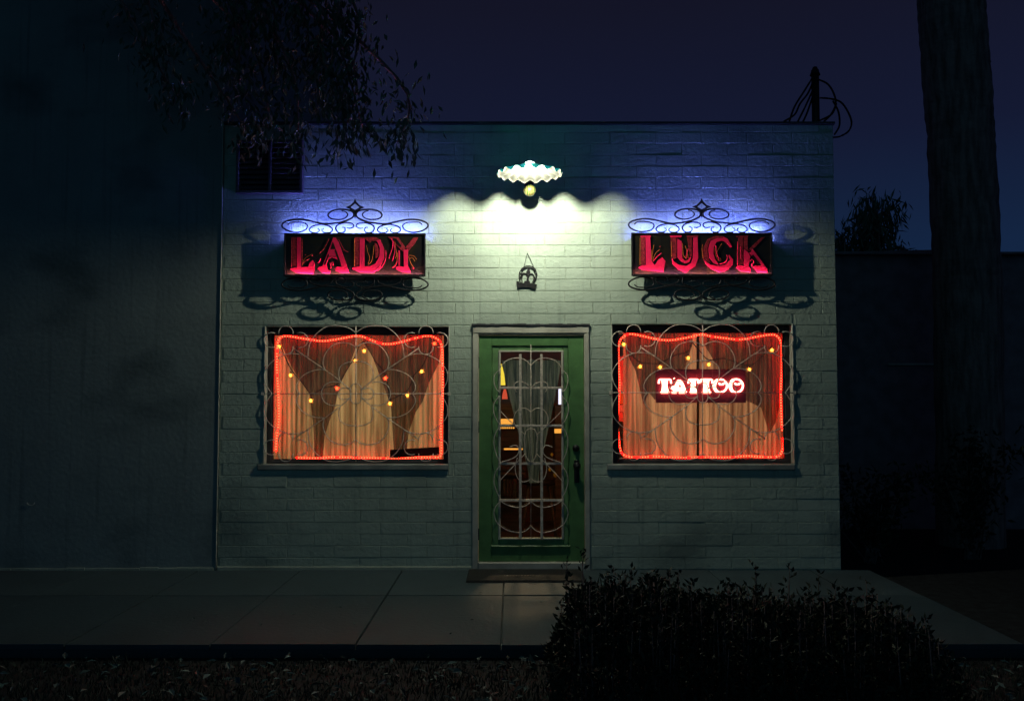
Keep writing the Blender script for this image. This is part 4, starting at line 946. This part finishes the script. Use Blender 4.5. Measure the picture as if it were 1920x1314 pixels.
# hedge in front of the pavement
hd = thing('hedge_bush', 'large dark leafy hedge bush in front of the pavement', 'bush', (1.2, -3.2, -.085))
lm = MB(); sm_ = MB()
def hedge_top(x): return .44 + .06 * math.sin(x * 2.4 + .5) + .06 * noise.noise(Vector((x * 2.5, 0, 1))) - .35 * max(0, (.42 - x) / .3) ** 2 - .25 * max(0, (x - 1.75) / .5) ** 2
for _ in range(17000):
    x = random.uniform(.20, 2.15); t = hedge_top(x); yy = -3.2 + random.uniform(-.65, .62); k = (yy + 3.2) / .66
    sh_ = max(.02, 1 - abs(k) ** 3) * max(.05, min(1, (x - .16) / .16)) ** .5; zz = -.06 + (t + .06) * sh_ * (random.random() ** .38)
    lm.leaf(Vector((x, yy, zz)), rv(.7) + Vector((0, 0, .5)), random.uniform(.010, .028), random.choice((.022, .03, .04, .06)), rv())
for i in range(210):
    x = random.uniform(.26, 2.1); yy = -3.2 + random.uniform(-.5, .5); t = hedge_top(x); hgt = random.uniform(.03, .11) + (.12 if random.random() < .1 else 0)
    p0 = Vector((x, yy, -.06)); p1 = Vector((x + random.uniform(-.03, .03), yy + random.uniform(-.03, .03), t * (1 - abs((yy + 3.2) / .66) ** 3) + hgt))
    sm_.tube([p0, p0.lerp(p1, .5), p1], [.006, .004, .0018], 4)
    for s_ in range(10):
        p = p1 + Vector((random.gauss(0, .012), random.gauss(0, .012), -s_ * .013)); lm.leaf(p, Vector((random.gauss(0, 1), random.gauss(0, 1), .8)), random.uniform(.014, .022), random.uniform(.03, .05), rv())
lm.build('foliage', M['leaf'], hd); sm_.build('stem', M['bark'], hd)

# shrubs in the dark gap on the right
for i, (x, y, h, lab) in enumerate(((3.45, .75, .75, 'dark shrub growing at the foot of the shop wall corner'), (4.5, .95, 1.15, 'tall loose shrub under the palm trunk'))):
    rt = thing('shrub', lab, 'bush', (x, y, -.085)); lm = MB(); sm_ = MB()
    for k in range(16):
        tip = Vector((x + random.gauss(0, .25), y + random.gauss(0, .2), h * random.uniform(.55, 1.05))); sm_.tube([(x + random.gauss(0, .05), y, -.08), (x + (tip.x - x) * .5, y, tip.z * .55), tip], [.010, .007, .003], 5)
        for _ in range(60):
            q = tip.lerp(Vector((x, y, .1)), random.random() ** 1.6) + rv(.06); lm.leaf(q, rv(.6) + Vector((0, 0, .2)), random.uniform(.025, .04), random.uniform(.06, .10), rv())
    lm.build('foliage', M['leaf'], rt); sm_.build('stem', M['bark'], rt)

# grass verge with fallen leaves
gm = MB()
for _ in range(36000):
    x = random.uniform(-4.6, 3.6); y = random.uniform(-4.6, -2.44); h = random.uniform(.02, .055) * (1 + .7 * noise.noise(Vector((x * 2, y * 2, 0))))
    d = Vector((random.gauss(0, .4), random.gauss(0, .4), 1)).normalized() * h; w = Vector((random.uniform(-1, 1), random.uniform(-1, 1), 0)).normalized() * .0035
    p = Vector((x, y, -.086)); gm.add([p - w, p + w, p + d], [(0, 1, 2)])
kind(gm.build('grass', M['grass']), 'stuff')
lt = MB()
for _ in range(800):
    x = random.uniform(-4.4, 3.4); y = -2.46 - abs(random.gauss(0, .75))
    if y < -4.6: continue
    lt.leaf(Vector((x, y, -.055 + random.uniform(-.01, .015))), Vector((random.gauss(0, 1), random.gauss(0, 1), random.gauss(0, .25))), random.uniform(.018, .035), random.uniform(.04, .075), Vector((random.gauss(0, .3), random.gauss(0, .3), 1)))
for _ in range(16):
    lt.leaf(Vector((random.uniform(-2.2, .3), random.uniform(-2.3, -.7), .008)), Vector((random.gauss(0, 1), random.gauss(0, 1), .1)), .018, .035, Vector((0, 0, 1)))
kind(lt.build('fallen_leaves', M['litter']), 'stuff')
